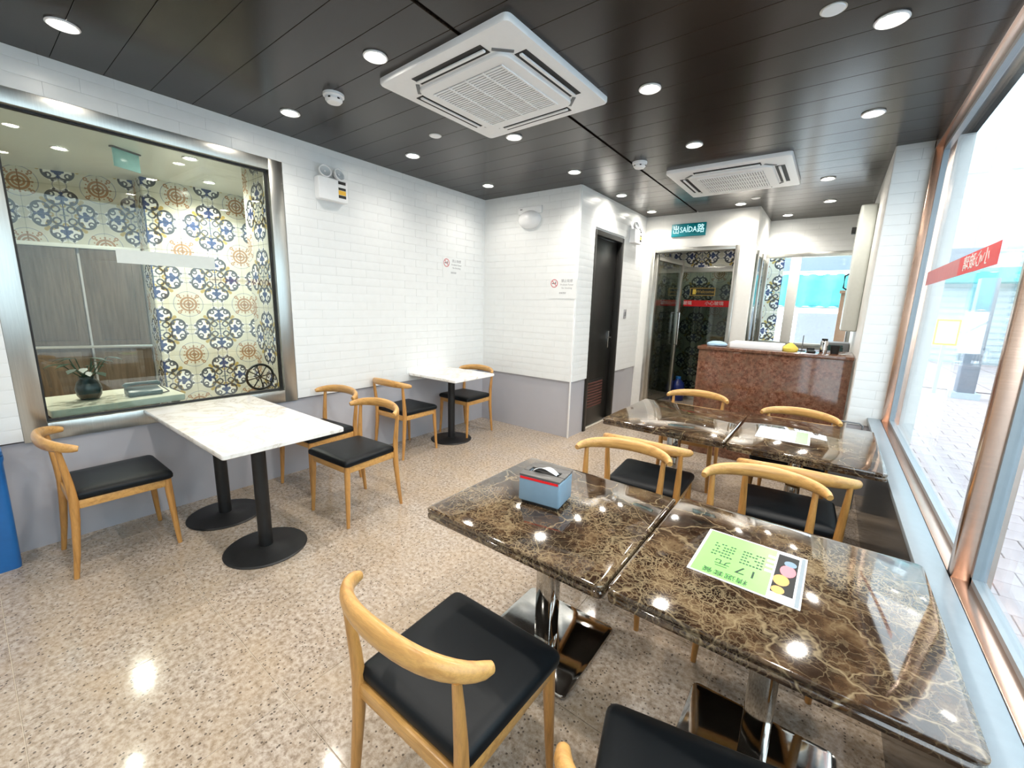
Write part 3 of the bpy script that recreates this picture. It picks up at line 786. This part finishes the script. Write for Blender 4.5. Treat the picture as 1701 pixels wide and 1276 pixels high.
marble_table('rear brown marble table by the window with the pale menu sheet on it', -.395, .315, 2.60, 3.53, -.06, 3.05, gm)

def white_table(label, cx, cy, hx, hy, bases, rz):
    t = thing('white_table', label, 'table', (cx, cy, 0), rz, 'white tables along the left wall')
    bm = bmesh.new(); slab(bm, round_outline(rect(-hx, hx, -hy, hy), .018), [(.006, .722), (0, .726), (0, .746), (.004, .750), (.02, .750)]); mesh_obj('tabletop', bm, 'white_marble', t, smooth=True)
    for bx, by in bases:
        LATHE('pedestal_column', 'black_metal', t, [(0, .01), (.038, .01), (.038, .70), (0, .70)], 24, c=(bx, by, 0))
        LATHE('base_disc', 'black_metal', t, [(0, 0), (.222, 0), (.225, .005), (.218, .012), (.06, .018), (.05, .024), (.038, .026), (0, .026)], 40, c=(bx, by, 0))
        bm = bmesh.new(); box(bm, bx-.16, bx+.16, by-.02, by+.02, .700, .722); box(bm, bx-.02, bx+.02, by-.16, by+.16, .700, .7215); mesh_obj('top_bracket', bm, 'black_metal', t)
    return t
white_table('long white marble-topped table with two black pedestals below the booth window', -2.895, 1.0, .655, .32, [(.325, -.035), (-.31, -.03)], math.radians(.5))
white_table('small square white marble-topped table on one black pedestal in the far left corner', -3.215, 3.19, .345, .31, [(-.02, .01)], math.radians(1))

# ================================================================== THINGS ON THE TABLES
def napkin_box():
    t = thing('napkin_box', 'grey-blue napkin box with dark slotted lid on the near marble table', 'napkin box', (-.80, 1.300, .7505), math.radians(8))
    BOX('body', 'box_blue', t, -.084, .084, -.065, .065, .012, .112, bevel=.007, seg=3)
    BOX('foot', 'black', t, -.074, .074, -.056, .051, 0, .013, bevel=.003)
    lid = bmesh.new()
    box(lid, -.084, .084, -.065, -.020, .112, .120, bevel=.003); box(lid, -.084, .084, .020, .065, .112, .120, bevel=.003)
    box(lid, -.084, -.065, -.020, .020, .112, .120); box(lid, .060, .084, -.020, .020, .112, .120)
    mesh_obj('lid', lid, 'box_top', t, smooth=True)
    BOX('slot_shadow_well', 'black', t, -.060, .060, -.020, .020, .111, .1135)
    BOX('red_edge_strip', 'red', t, -.078, .078, -.0662, -.0648, .102, .111)
    bm = bmesh.new(); g = []
    for i in range(9):
        u = i/8; row = []
        for j in range(4):
            v = j/3; row.append(bm.verts.new((-.05+.10*u, -.016+.030*v, .117+.022*math.sin(PI*u)*(1-.25*v)+.004*math.sin(7*u+3*v))))
        g.append(row)
    for i in range(8):
        for j in range(3): bm.faces.new((g[i][j], g[i+1][j], g[i+1][j+1], g[i][j+1]))
    o = mesh_obj('napkin', bm, 'paper', t, smooth=True)
    md = o.modifiers.new('thick', 'SOLIDIFY'); md.thickness = .0012
napkin_box()

def menu(label, c, hx, hy, rz, kind):
    t = thing('menu_sheet', label, 'menu', (c[0], c[1], .7505), rz)
    BOX('laminate', 'paper', t, -hx, hx, -hy, hy, 0, .0012)
    fx = .0014
    if kind == 'green':
        BOX('green_panel', 'green_paper', t, -hx+.008, hx*.44, -hy+.006, hy-.006, .0010, fx)
        Mx = lambda x, y: plane_M((x, y, .0016), (-1, 0, 0), (0, -1, 0))
        TEXT('title_lettering', '精選套餐', .030, 'leaf', t, Mx(-.045, -hy+.032), .0002)
        TEXT('price_lettering', '1', .055, 'leaf', t, Mx(.020, -.055), .0002); TEXT('price_lettering', '7', .055, 'leaf', t, Mx(-.012, -.055), .0002); TEXT('price_lettering', '元', .045, 'leaf', t, Mx(-.062, -.052), .0002)
        for bx in (-.075, .005):
            bm = bmesh.new()
            for r in range(5):
                y0 = -.015+r*.018
                for k in range(7):
                    if random.random() < .15: continue
                    x0 = bx-.028+k*.0088; box(bm, x0, x0+.0062, y0, y0+.0075, fx, fx+.0002)
            mesh_obj('list_lettering', bm, 'leaf', t)
        bm = bmesh.new()
        for k in range(4): box(bm, hx*.30, hx*.44, -.01+k*.03, .004+k*.03, fx, fx+.0002)
        mesh_obj('pale_stripes', bm, 'paper', t)
        BOX('picture_panel', 'black', t, hx*.48, hx*.86, -hy+.04, hy-.02, .0010, fx)
        for (ox, oy, rx, ry, mt) in ((.70, .03, .020, .034, 'pinkfood'), (.62, -.03, .020, .030, 'orangefood'), (.60, -.085, .016, .020, 'orangefood'), (.72, .075, .016, .018, 'box_blue')):
            bm = bmesh.new(); lathe(bm, [(0, fx+.0004), (1, fx+.0003), (1, fx), (0, fx)], 16, M=Matrix.Translation((hx*ox, oy, 0)) @ Matrix.Diagonal((rx, ry, 1, 1))); mesh_obj('food_picture', bm, mt, t)
        BOX('margin_strip', 'ledge', t, hx*.90, hx-.004, -hy+.004, hy-.004, .0010, fx)
    else:
        BOX('pale_panel', 'lilac_paper', t, -hx+.006, hx*.46, -hy+.006, hy-.006, .0010, fx)
        BOX('green_panel', 'green_paper', t, hx*.48, hx*.92, -hy+.006, hy-.006, .0010, fx)
        for (x0, x1, y0) in ((-.10, -.045, .07), (-.03, .02, .07), (-.10, -.04, .02), (-.12, -.07, -.05), (-.04, .03, -.06), (-.01, .045, -.005)):
            bm = bmesh.new(); x = x0
            while x < x1: box(bm, x, x+.009, y0, y0+.016, fx, fx+.0003); x += .012
            mesh_obj('list_lettering', bm, 'grey_ink', t)
MT['pinkfood'] = plain('pink_print', (.85, .22, .26), .3); MT['orangefood'] = plain('orange_print', (.70, .36, .10), .3)
menu('bright green laminated menu with food pictures on the near marble table', (-.103, 1.352), .140, .142, math.radians(-1), 'green')
menu('pale menu sheet with a green end panel on the rear marble table', (-.148, 3.02), .138, .15, math.radians(1), 'pale')

# ================================================================== COUNTER AND WHAT IS ON IT
ct = thing('service_counter', 'red-brown polished granite counter at the back before the service window', 'counter', (-.43, 4.62, 0))
BOX('front_slab', 'red_granite', ct, -.63, .62, 0, .03, .0, 1.105, bevel=.003)
BOX('side_slab', 'red_granite', ct, -.63, -.60, .03, .62, 0, 1.105, bevel=.003)
BOX('counter_top', 'red_granite', ct, -.645, .625, -.015, .64, 1.105, 1.135, bevel=.004)
BOX('inner_shelf', 'white_paint', ct, -.60, .62, .04, .60, .60, .62)
cz = 1.1355
tag(BOX('white_carton', 'white_plastic', None, -.80, -.345, 4.74, 5.05, cz, cz+.055, bevel=.004), 'flat white carton lying on the granite counter', 'box')
bm = bmesh.new(); rr = random.Random(2)
bmesh.ops.create_icosphere(bm, subdivisions=3, radius=1)
for v in bm.verts:
    v.co = Vector((v.co.x*.10, v.co.y*.08, max(v.co.z, -.4)*.035+.014)) + Vector((rr.uniform(-.003, .003), rr.uniform(-.003, .003), rr.uniform(0, .004)))
MT['pale_blue'] = plain('pale_blue_cloth', (.35, .52, .66), .8)
tag(mesh_obj('folded_cloth', bm, 'pale_blue', None, smooth=True, loc=(-.93, 4.80, cz)), 'pale blue crumpled cloth at the left end of the granite counter', 'cloth')
bm = bmesh.new(); bmesh.ops.create_icosphere(bm, subdivisions=3, radius=1)
for v in bm.verts:
    z = v.co.z; k = 1-.55*max(z, 0); v.co = Vector((v.co.x*.065*k, v.co.y*.05*k, (max(z, -.5)+.5)*.055)) + Vector((rr.uniform(-.004, .004), rr.uniform(-.004, .004), 0))
MT['yellow_bag'] = plain('yellow_bag', (.80, .62, .10), .5)
tag(mesh_obj('paper_bag', bm, 'yellow_bag', None, smooth=True, loc=(-.285, 4.80, cz)), 'small yellow bag beside the white carton on the counter', 'bag')
tb = thing('steel_tumbler', 'tall steel flask standing at the right of the counter', 'flask', (-.03, 4.85, cz))
LATHE('body', 'chrome', tb, [(0, 0), (.028, 0), (.030, .01), (.030, .10), (.024, .115), (0, .115)]); LATHE('cap', 'black', tb, [(0, .115), (.023, .115), (.023, .135), (0, .137)])
tb = thing('black_cup', 'squat black cup right of the steel flask on the counter', 'cup', (.055, 4.87, cz))
LATHE('body', 'black', tb, [(0, 0), (.030, 0), (.036, .075), (.033, .075), (.028, .006), (0, .006)])
TUBE('cup_handle', 'black', tb, [(.034, 0, .06), (.055, 0, .055), (.055, 0, .025), (.031, 0, .02)], .004, 8)
tb = thing('card_stand', 'thin dark upright card stand on the middle of the counter', 'stand', (-.20, 4.95, cz))
BOX('foot', 'black', tb, -.03, .03, -.03, .03, 0, .006); BOX('card', 'grey_plastic', tb, -.003, .003, -.04, .04, .006, .15)
tb = thing('card_terminal', 'small black payment terminal on the counter left of the flask', 'terminal', (-.12, 4.80, cz), math.radians(10))
BOX('body', 'black', tb, -.03, .03, -.05, .05, 0, .022, bevel=.006); BOX('screen', 'phone', tb, -.022, .022, 0, .04, .022, .024); BOX('printer_hump', 'black', tb, -.03, .03, .03, .06, .02, .045, bevel=.006)

# back shelf appliances
tb = thing('countertop_appliance', 'dark grey boxy appliance under the white wall cabinet behind the counter', 'appliance', (.08, 6.5, 0))
BOX('body', 'grey_plastic', tb, -.16, .12, -.15, .15, .92, 1.16, bevel=.01); BOX('front_glass', 'phone', tb, -.145, .06, -.153, -.149, .95, 1.13); BOX('stand', 'white_paint', tb, -.18, .12, -.18, .18, 0, .92)
wc = thing('wall_cabinet', 'pale rounded white cabinet hung on the wall right of the service window', 'cabinet', (.14, 5.75, 1.33))
bm = bmesh.new(); slab(bm, round_outline(rect(-.065, .065, -.34, .34), .035), [(.02, 0), (.004, .008), (0, .025), (0, 1.18), (.004, 1.2), (.02, 1.21)]); mesh_obj('body', bm, 'offwhite_plastic', wc, smooth=True)
BOX('door_seam', 'grey_ink', wc, -.067, -.064, -.003, .003, .05, 1.15)
TUBE('door_handle', 'black', wc, [(-.065, -.06, .42), (-.095, -.06, .44), (-.095, -.06, .56), (-.065, -.06, .58)], .008, 8)
BOX('hinge_block', 'black', wc, -.105, -.06, .28, .34, 1.03, 1.10, bevel=.006)

# ================================================================== WALL THINGS
MT['grey_white'] = plain('lamp_reflector', (.50, .53, .55), .25)
def emergency(label, M):
    t = thing('emergency_light', label, 'emergency light', (0, 0, 0), 0, 'twin-head emergency lights'); t.matrix_world = M
    # local: x along wall, y out of wall, z up
    BOX('battery_case', 'white_plastic', t, -.13, .13, 0, .075, -.10, .075, bevel=.008, seg=3)
    for s in (-1, 1):
        Ml = Matrix.Translation((s*.062, .055, .12)) @ Matrix.Rotation(-PI/2+.25, 4, 'X') @ Matrix.Rotation(s*.15, 4, 'Y')
        h = LATHE('lamp_head', 'white_plastic', t, [(0, -.03), (.03, -.028), (.05, -.005), (.052, .016), (.046, .018), (.042, .010)], 24, M=Ml)
        LATHE('reflector', 'grey_white', h, [(.042, .010), (.02, -.004), (0, -.008)], 20, M=Ml); LATHE('bulb', 'white_ink', h, [(0, -.006), (.008, -.004), (.008, .006), (0, .010)], 12, M=Ml)
        TUBE('neck', 'white_plastic', t, [(s*.062, .04, .065), (s*.062, .045, .095)], .012, 10, up=(0, 1, 0))
    lab_ = BOX('striped_label', 'white_ink', t, -.110, -.040, .0752, .0762, -.070, .068)
    for k, (mt, z0, z1) in enumerate((('black', .042, .066), ('black', -.004, .016), ('yellow', -.042, -.006), ('black', -.068, -.044))): BOX('label_stripe', mt, lab_, -.109, -.041, .0762, .0768, z0, z1)
emergency('white twin-head emergency light with striped label right of the booth window', Matrix(((0, 1, 0, XL+.010), (-1, 0, 0, 2.07), (0, 0, 1, 2.42), (0, 0, 0, 1))))
emergency('white twin-head emergency light high above the black door near the exit', Matrix(((0, 1, 0, XD+.010), (-1, 0, 0, 5.55), (0, 0, 1, 2.43), (0, 0, 0, 1))))
sp = thing('wall_speaker', 'white half-dome speaker high on the end wall', 'speaker', (-2.88, YE-.009, 2.47))
bm = bmesh.new(); bmesh.ops.create_uvsphere(bm, u_segments=24, v_segments=14, radius=1)
for v in bm.verts: v.co = Vector((v.co.x*.15, min(v.co.y, 0)*.10, v.co.z*.10-.02))
mesh_obj('dome', bm, 'white_plastic', sp, smooth=True)
BOX('mount_plate', 'white_plastic', sp, -.16, .16, -.02, 0, .04, .12, bevel=.006); BOX('badge', 'grey_plastic', sp, -.13, -.10, -.022, -.0195, .09, .10)
def nosmoke(name, label, P, xd, kind):
    t = thing(name, label, 'sign', (0, 0, 0), 0, 'no-smoking notices')
    M = plane_M(P, xd, (0, 0, 1))
    BOX('backing', 'brick', t, -.17, .17, -.12, .10, 0, .0015, M=M)
    bm = bmesh.new(); lathe(bm, [(.036, .0017), (.046, .0017), (.046, .0027), (.036, .0027)], 28, M=M @ Matrix.Translation((-.11, .045, 0))); 
    box(bm, -.038, .038, -.0045, .0045, .0017, .0027, M=M @ Matrix.Translation((-.11, .045, 0)) @ Matrix.Rotation(-PI/4, 4, 'Z')); mesh_obj('prohibition_ring', bm, 'pink' , t)
    bm = bmesh.new(); box(bm, -.028, .020, -.005, .003, .0017, .0024, M=M @ Matrix.Translation((-.11, .045, 0))); box(bm, .012, .020, .004, .02, .0017, .0024, M=M @ Matrix.Translation((-.11, .045, 0))); mesh_obj('cigarette_symbol', bm, 'black_ink', t)
    TEXT('notice_lettering', '禁止吸煙', .036, 'grey_ink', t, M @ Matrix.Translation((.05, .07, .002)), .0003)
    TEXT('notice_lettering', 'Proibido Fumar', .026, 'grey_ink', t, M @ Matrix.Translation((.05, .03, .002)), .0003)
    TEXT('notice_lettering', 'No Smoking', .026, 'grey_ink', t, M @ Matrix.Translation((.05, -.005, .002)), .0003)
    TEXT('notice_lettering', kind, .022, 'grey_ink', t, M @ Matrix.Translation((0.0, -.06, .002)), .0003)
nosmoke('no_smoking_sign', 'no-smoking notice with red ring on the left wall above the small white table', (XL+.0115, 3.55, 1.90), (0, 1, 0), '違者罰款')
nosmoke('no_smoking_sign', 'no-smoking notice with red ring on the end wall near its outer corner', (-2.41, YE-.0125, 1.70), (1, 0, 0), '違者罰款')
ex = thing('exit_sign', 'teal exit sign reading SAÍDA on the white header above the glass door', 'sign', (-1.665, YB-.001, 2.53))
BOX('sign_box', 'teal', ex, -.215, .215, -.03, 0, -.080, .080, bevel=.003)
Mt = lambda x: plane_M((x, -.0305, 0), (1, 0, 0), (0, 0, 1))
MT['sign_glow'] = glow('sign_letter_glow', (.55, .95, 1.0), 1.1)
TEXT('sign_lettering', '出', .115, 'sign_glow', ex, Mt(-.155), squash=.75); TEXT('sign_lettering', 'SAÍDA', .098, 'sign_glow', ex, Mt(0), squash=.78); TEXT('sign_lettering', '路', .115, 'sign_glow', ex, Mt(.155), squash=.8)
sw = thing('light_switch', 'grey switch plate right of the black door', 'switch', (XD+.0105, 5.46, 1.42)); BOX('plate', 'grey_ink', sw, 0, .008, -.04, .04, -.06, .06, bevel=.002); BOX('rocker', 'grey_plastic', sw, .008, .012, -.02, .02, -.03, .03, bevel=.001)
fr = thing('gold_sign', 'small gold-framed sign on the tiled wall above the red band', 'sign', (-1.74, 7.39, 1.79))
bm = bmesh.new()
for a in ((-.19, .19, .052, .062), (-.19, .19, -.062, -.052), (-.19, -.18, -.052, .052), (.18, .19, -.052, .052)): box(bm, a[0], a[1], -.012, 0, a[2], a[3])
mesh_obj('frame', bm, 'gold', fr); BOX('plaque', 'black_ink', fr, -.18, .18, -.005, .005, -.052, .052); BOX('gold_square', 'yellow_bag', fr, -.15, -.10, -.008, -.005, -.04, .04)
TEXT('sign_lettering', 'Welcome', .07, 'gold', fr, plane_M((.035, -.0062, 0), (1, 0, 0), (0, 0, 1)))
hs = thing('hanging_exit_sign', 'small pale exit sign hanging from the booth ceiling', 'sign', (-5.15, 1.10, BC), .5)
BOX('bracket', 'grey_plastic', hs, -.02, .02, -.12, .12, -.012, 0); BOX('light_panel', 'teal_pale', hs, -.008, .008, -.11, .11, -.16, -.012, bevel=.003) if False else None
MT['teal_pale'] = plain('pale_teal_acrylic', (.40, .72, .74), .2)
BOX('sign_panel', 'teal_pale', hs, -.008, .008, -.11, .11, -.16, -.012, bevel=.003)

# blue bin at the left edge
bb = thing('blue_bin', 'blue plastic bin cut off by the left edge, beside the left wall', 'bin', (-3.455, -.085, 0))
bm = bmesh.new(); slab(bm, round_outline(rect(-.072, .072, -.13, .13), .03), [(0, 0), (-.002, .02), (-.006, .30), (-.009, .60), (-.014, .62), (-.014, .64), (.012, .64), (.016, .60)])
for v in bm.verts: pass
mesh_obj('body', bm, 'blue_plastic', bb, smooth=True)
bm = bmesh.new(); slab(bm, round_outline(rect(-.078, .078, -.136, .136), .03), [(0, .64), (-.006, .645), (-.006, .665), (.015, .68), (.05, .69)]); mesh_obj('lid', bm, 'blue_plastic', bb, smooth=True)

# vestibule bottle
bo = thing('blue_bottle', 'blue drum-like bottle on the floor in the glass doorway', 'bottle', (-1.92, 7.18, 0))
LATHE('body', 'blue_dark', bo, [(0, 0), (.10, 0), (.11, .02), (.11, .25), (.095, .30), (.05, .34), (.04, .36), (0, .36)]); LATHE('cap', 'blue_plastic', bo, [(0, .36), (.042, .36), (.042, .40), (0, .40)])

# metal loop on ledge by the column
lp = thing('metal_loop', 'small dark metal loop handle at the foot of the white column on the ledge end', 'handle', (.21, 4.05, .60))
TUBE('loop', 'grey_plastic', lp, [(-.10, 0, 0), (-.10, 0, .07), (-.08, 0, .085), (.06, 0, .085), (.08, 0, .07), (.08, 0, 0)], .006, 8, up=(0, 1, 0))
BOX('foot_bar', 'grey_plastic', lp, -.11, .105, -.01, .01, -.60, .005)

# booth furniture
bt = thing('booth_table', 'cream-topped table behind the booth glass', 'table', (-3.965, .60, 0), math.radians(3))
bm = bmesh.new(); slab(bm, round_outline(rect(-.26, .26, -.34, .34), .015), [(.003, .745), (0, .75), (0, .788), (.003, .79), (.02, .79)]); mesh_obj('tabletop', bm, 'cream', bt, smooth=True)
for a in (-1, 1):
    for b in (-1, 1): BOX('leg', 'black_metal', bt, a*.22-.02, a*.22+.02, b*.29-.02, b*.29+.02, 0, .745)
pl = thing('potted_plant', 'leafy plant in a round dark vase on the cream table', 'plant', (-3.95, .485, .7905))
LATHE('vase', 'pot', pl, [(0, 0), (.045, 0), (.062, .03), (.068, .075), (.055, .12), (.038, .14), (.042, .155), (.034, .155), (.03, .14), (0, .13)])
rr = random.Random(5)
for k in range(16):
    a = k*2.4; r = .04+.035*(k % 3); h = .19+.03*(k % 4)
    TUBE('stem', 'leaf', pl, [(0, 0, .13), (r*.5*math.cos(a), r*.5*math.sin(a), .18), (r*math.cos(a), r*math.sin(a), h)], .003, 6)
    bm = bmesh.new(); Mv = Matrix.Translation((r*math.cos(a), r*math.sin(a), h)) @ Matrix.Rotation(a, 4, 'Z') @ Matrix.Rotation(.35, 4, 'Y')
    ol = [(0, 0), (.02, .018), (.05, .022), (.085, 0), (.05, -.022), (.02, -.018)]
    slab(bm, [Vector(p) for p in ol], [(0, 0), (0, .002)])
    for v in bm.verts: v.co = Mv @ (v.co+Vector((0, 0, .012*math.sin(v.co.x*30))))
    mesh_obj('leaf', bm, 'leaf', pl, smooth=True)
ph = thing('desk_telephone', 'dark teal desk telephone on the cream table', 'telephone', (-3.90, .755, .7905), math.radians(0))
bm = bmesh.new(); box(bm, -.06, .08, -.095, .095, 0, .045, bevel=.01)
for v in bm.verts:
    if v.co.z > .03: v.co.z += (v.co.x*-.15)
mesh_obj('base', bm, 'phone', ph, smooth=True)
TUBE('handset', 'phone', ph, [(-.02, -.10, .062), (-.02, -.085, .075), (-.02, 0, .080), (-.02, .085, .075), (-.02, .10, .062)], [(.022, .014), (.020, .016), (.015, .010), (.020, .016), (.022, .014)], 12)
TUBE('cord', 'black', ph, [(-.02, .10, .05), (0, .13, .02), (.03, .14, .006), (.05, .10, .004)], .004, 8)
wh = thing('wheel_ornament', 'black spoked wheel ornament standing before the tiled booth wall', 'ornament', (-3.80, 1.50, .60), 0)
BOX('pedestal', 'black', wh, -.05, .05, -.08, .08, -.60, .12); 
def wheel():
    M = Matrix.Translation((0, 0, .24)) @ Matrix.Rotation(PI/2, 4, 'Y') @ Matrix.Rotation(.0, 4, 'X'); n = 28
    bm = bmesh.new(); R_, r_ = .105, .010; rg = []
    for i in range(n):
        a = 2*PI*i/n; rg.append([bm.verts.new(M @ Vector(((R_+r_*math.cos(b*PI/4))*math.cos(a), (R_+r_*math.cos(b*PI/4))*math.sin(a), r_*math.sin(b*PI/4)))) for b in range(8)])
    for i in range(n):
        for b in range(8): bm.faces.new((rg[i][b], rg[(i+1) % n][b], rg[(i+1) % n][(b+1) % 8], rg[i][(b+1) % 8]))
    mesh_obj('rim', bm, 'black_metal', wh, smooth=True)
    for k in range(8):
        a = k*PI/4+.2; TUBE('spoke', 'black_metal', wh, [M @ Vector((0, 0, 0)), M @ Vector((.103*math.cos(a), .103*math.sin(a), 0))], .005, 6)
wheel()

# ================================================================== OUTSIDE
out = struct('ground_street'); gz = -.10
BOX('street_bed', 'ledge', out, .52, 30, -6, 40, gz-.1, gz-.03)
MT['paver'] = plain('pinkish_paver', (.46, .40, .41), .7, var=.12, scale=2)
bm = bmesh.new(); box(bm, -.148, .148, -.098, .098, -.04, 0, bevel=.004, seg=1); pv = bpy.data.meshes.new('paver'); bm.to_mesh(pv); bm.free(); pv.materials.append(MT['paver'])
jobs = []
for j in range(56):
    for i in range(14):
        x = .70+i*.30+(.15 if j % 2 else 0); y = 2.2+j*.20
        if x < .15+y*.36 and x > y*.10: jobs.append((x, y))
jobs.sort(key=lambda p: p[0]**2+p[1]**2)
for x, y in jobs[:280]:
    o = bpy.data.objects.new('paver', pv); C.objects.link(o); o.parent = out; o.location = (x, y, gz+random.uniform(-.002, .002))
bm = bmesh.new()
for x, y in jobs[280:]: box(bm, x-.148, x+.148, y-.098, y+.098, gz-.03, gz)
for j in range(60):
    for i in range(10): 
        x, y = .8+i*.9, 13.4+j*.45; box(bm, x-.44, x+.44, y-.22, y+.22, gz-.03, gz)
for j in range(30):
    for i in range(14):
        x, y = 4.7+i*.6, -5+j*.6; box(bm, x-.295, x+.295, y-.295, y+.295, gz-.03, gz)
o = mesh_obj('far_pavers', bm, 'paver', out); o['kind'] = 'stuff'
MT['facade'] = plain('pale_facade', (.56, .64, .67), .7, var=.06, scale=1)
MT['shutter'] = plain('grey_shutter', (.48, .58, .63), .5); MT['stone'] = plain('rough_beige_stone', (.50, .45, .38), .9, var=.5, scale=3, bump=.6)
MT['turq'] = plain('turquoise_net', (.10, .46, .48), .6, var=.2, scale=5); MT['dark_col'] = plain('slate_column', (.22, .26, .31), .6)
MT['awning'] = plain('white_awning', (.8, .85, .9), .6); MT['hoarding'] = plain('grey_white_hoarding', (.34, .36, .40), .6)
b1 = thing('street_building', 'pale shop building across the street end with shutters', 'building', (0, 0, gz))
BOX('facade', 'facade', b1, .2, 12.0, 21.5, 23, 0, 11)
for k in range(5):
    x = 1.3+k*1.35; sh = BOX('shutter', 'shutter', b1, x, x+1.1, 21.42, 21.5, 0, 2.6)
    bm = bmesh.new()
    for q in range(12): box(bm, x+.02, x+1.08, 21.40, 21.42, .06+q*.21, .2+q*.21)
    mesh_obj('shutter_ribs', bm, 'facade', sh)
for r in range(3):
    for k in range(6):
        x = 1.0+k*1.5; wf = BOX('window', 'awning', b1, x, x+1.0, 21.42, 21.5, 3.8+r*2.6, 5.3+r*2.6); BOX('pane', 'shutter', wf, x+.08, x+.92, 21.40, 21.42, 3.88+r*2.6, 5.22+r*2.6)
BOX('canopy', 'turq', b1, 2.0, 8.0, 20.3, 21.5, 2.75, 3.2)
b2 = thing('side_building', 'pale balconied building along the far side of the street', 'building', (0, 0, gz))
BOX('facade', 'facade', b2, 6.2, 8.5, -6, 20.0, 0, 9)
for k in range(6):
    y = 6.0+k*2.4; wf = BOX('window', 'awning', b2, 6.12, 6.2, y, y+1.3, 3.4, 5.0); BOX('pane', 'shutter', wf, 6.10, 6.12, y+.08, y+1.22, 3.48, 4.92)
    sh = BOX('shutter', 'shutter', b2, 6.12, 6.2, y-.3, y+1.6, 0, 2.4)
    BOX('balcony_slab', 'awning', b2, 5.5, 6.2, y-.2, y+1.5, 3.1, 3.25); BOX('balcony_rail', 'shutter', b2, 5.5, 5.54, y-.2, y+1.5, 3.25, 3.9)
dc = thing('slate_column', 'dark slate street column seen through the window', 'column', (2.30, 12.1, gz)); BOX('shaft', 'dark_col', dc, -.13, .13, -.13, .13, 0, 2.35, bevel=.01); BOX('foot', 'shutter', dc, -.2, .2, -.2, .2, 0, .12)
nb = thing('notice_board', 'yellow-framed notice board standing in the street', 'board', (1.92, 12.4, gz)); BOX('frame', 'yellow_bag', nb, -.18, .18, -.03, .03, 1.02, 1.55); BOX('face', 'awning', nb, -.15, .15, -.035, -.03, 1.06, 1.51); BOX('post', 'shutter', nb, -.03, .03, -.02, .02, 0, 1.02)
ga = thing('green_awning_box', 'small lime green box hanging at the street end', 'box', (2.15, 18.0, gz)); BOX('body', 'green_paper', ga, -.18, .18, -.1, .1, 1.45, 2.1); BOX('post', 'shutter', ga, -.03, .03, -.03, .03, 0, 1.45)
# slanting stone buttress
sb = thing('stone_buttress', 'rough beige stone mass rising diagonally beside the street', 'rock', (0, 0, gz))
bm = bmesh.new(); rr = random.Random(11); g = []
for i in range(15):
    u = i/14; row = []
    for j in range(11):
        v = j/10; x = 2.55+u*1.3+v*(.7)*(1-0) ; y = 11.6-u*2.2; z = v*(.5+3.2*u)
        row.append(bm.verts.new((x+rr.uniform(-.06, .06), y+rr.uniform(-.06, .06), max(0, z+rr.uniform(-.07, .07)))))
    g.append(row)
for i in range(14):
    for j in range(10): bm.faces.new((g[i][j], g[i+1][j], g[i+1][j+1], g[i][j+1]))
bk = [[bm.verts.new((v.co.x+1.0, v.co.y+1.0, v.co.z)) for v in row] for row in g]
for i in range(14):
    for j in range(10): bm.faces.new((bk[i][j+1], bk[i+1][j+1], bk[i+1][j], bk[i][j]))
for i in range(14):
    bm.faces.new((g[i][10], g[i+1][10], bk[i+1][10], bk[i][10])); bm.faces.new((g[i+1][0], g[i][0], bk[i][0], bk[i+1][0]))
for j in range(10):
    bm.faces.new((g[0][j], g[0][j+1], bk[0][j+1], bk[0][j])); bm.faces.new((g[14][j+1], g[14][j], bk[14][j], bk[14][j+1]))
bmesh.ops.recalc_face_normals(bm, faces=bm.faces); mesh_obj('rock_face', bm, 'stone', sb)
# outside the service window
nt = thing('turquoise_net', 'turquoise construction netting outside the service window', 'net', (-.40, 9.6, 0))
bm = bmesh.new(); n = 40
rowsv = [[bm.verts.new((-1.1+2.2*i/n, .05*math.sin(i*.9)+.02*z, 1.62+z*.115+.01*math.sin(i*1.7+z))) for i in range(n+1)] for z in range(6)]
for a, b in zip(rowsv, rowsv[1:]):
    for i in range(n): bm.faces.new((a[i], a[i+1], b[i+1], b[i]))
o = mesh_obj('netting', bm, 'turq', nt, smooth=True); md = o.modifiers.new('t', 'SOLIDIFY'); md.thickness = .01
for x in (-1.08, -.3, .55, 1.08): TUBE('scaffold_pole', 'brushed', nt, [(x, .1, gz), (x, .1, 3.2)], .024, 10)
for z in (1.60, 2.25): TUBE('ledger', 'brushed', nt, [(-1.1, .13, z), (1.1, .13, z)], .02, 10)
TUBE('brace', 'brushed', nt, [(-.9, -.06, 1.75), (.1, -.06, .9)], .018, 10)
wbx = thing('white_hoarding', 'plain white hoarding panel outside below the turquoise net', 'panel', (-.15, 9.0, gz)); BOX('panel', 'hoarding', wbx, -.35, .45, 0, .04, .9, 1.60); BOX('post', 'dark_col', wbx, -.35, -.31, .04, .08, 0, 1.60); BOX('post', 'dark_col', wbx, .41, .45, .04, .08, 0, 1.60)
gy = thing('grey_overhang', 'grey concrete overhang outside above the turquoise net', 'overhang', (-.2, 10.2, 0)); BOX('slab', 'dark_col', gy, -2.0, 2.0, 0, .5, 2.27, 2.62); BOX('column', 'red_brown', gy, .55, .75, .1, .4, gz, 2.35)
MT['brown_post'] = plain('brown_post', (.30, .17, .10), .6)
bp = thing('brown_post', 'brown post just outside the service window beside the cabinet', 'post', (.12, 8.0, gz)); BOX('shaft', 'brown_post', bp, -.07, .07, -.05, .05, 0, 1.9, bevel=.006); BOX('cap', 'brown_post', bp, -.09, .09, -.07, .07, 1.9, 1.94)
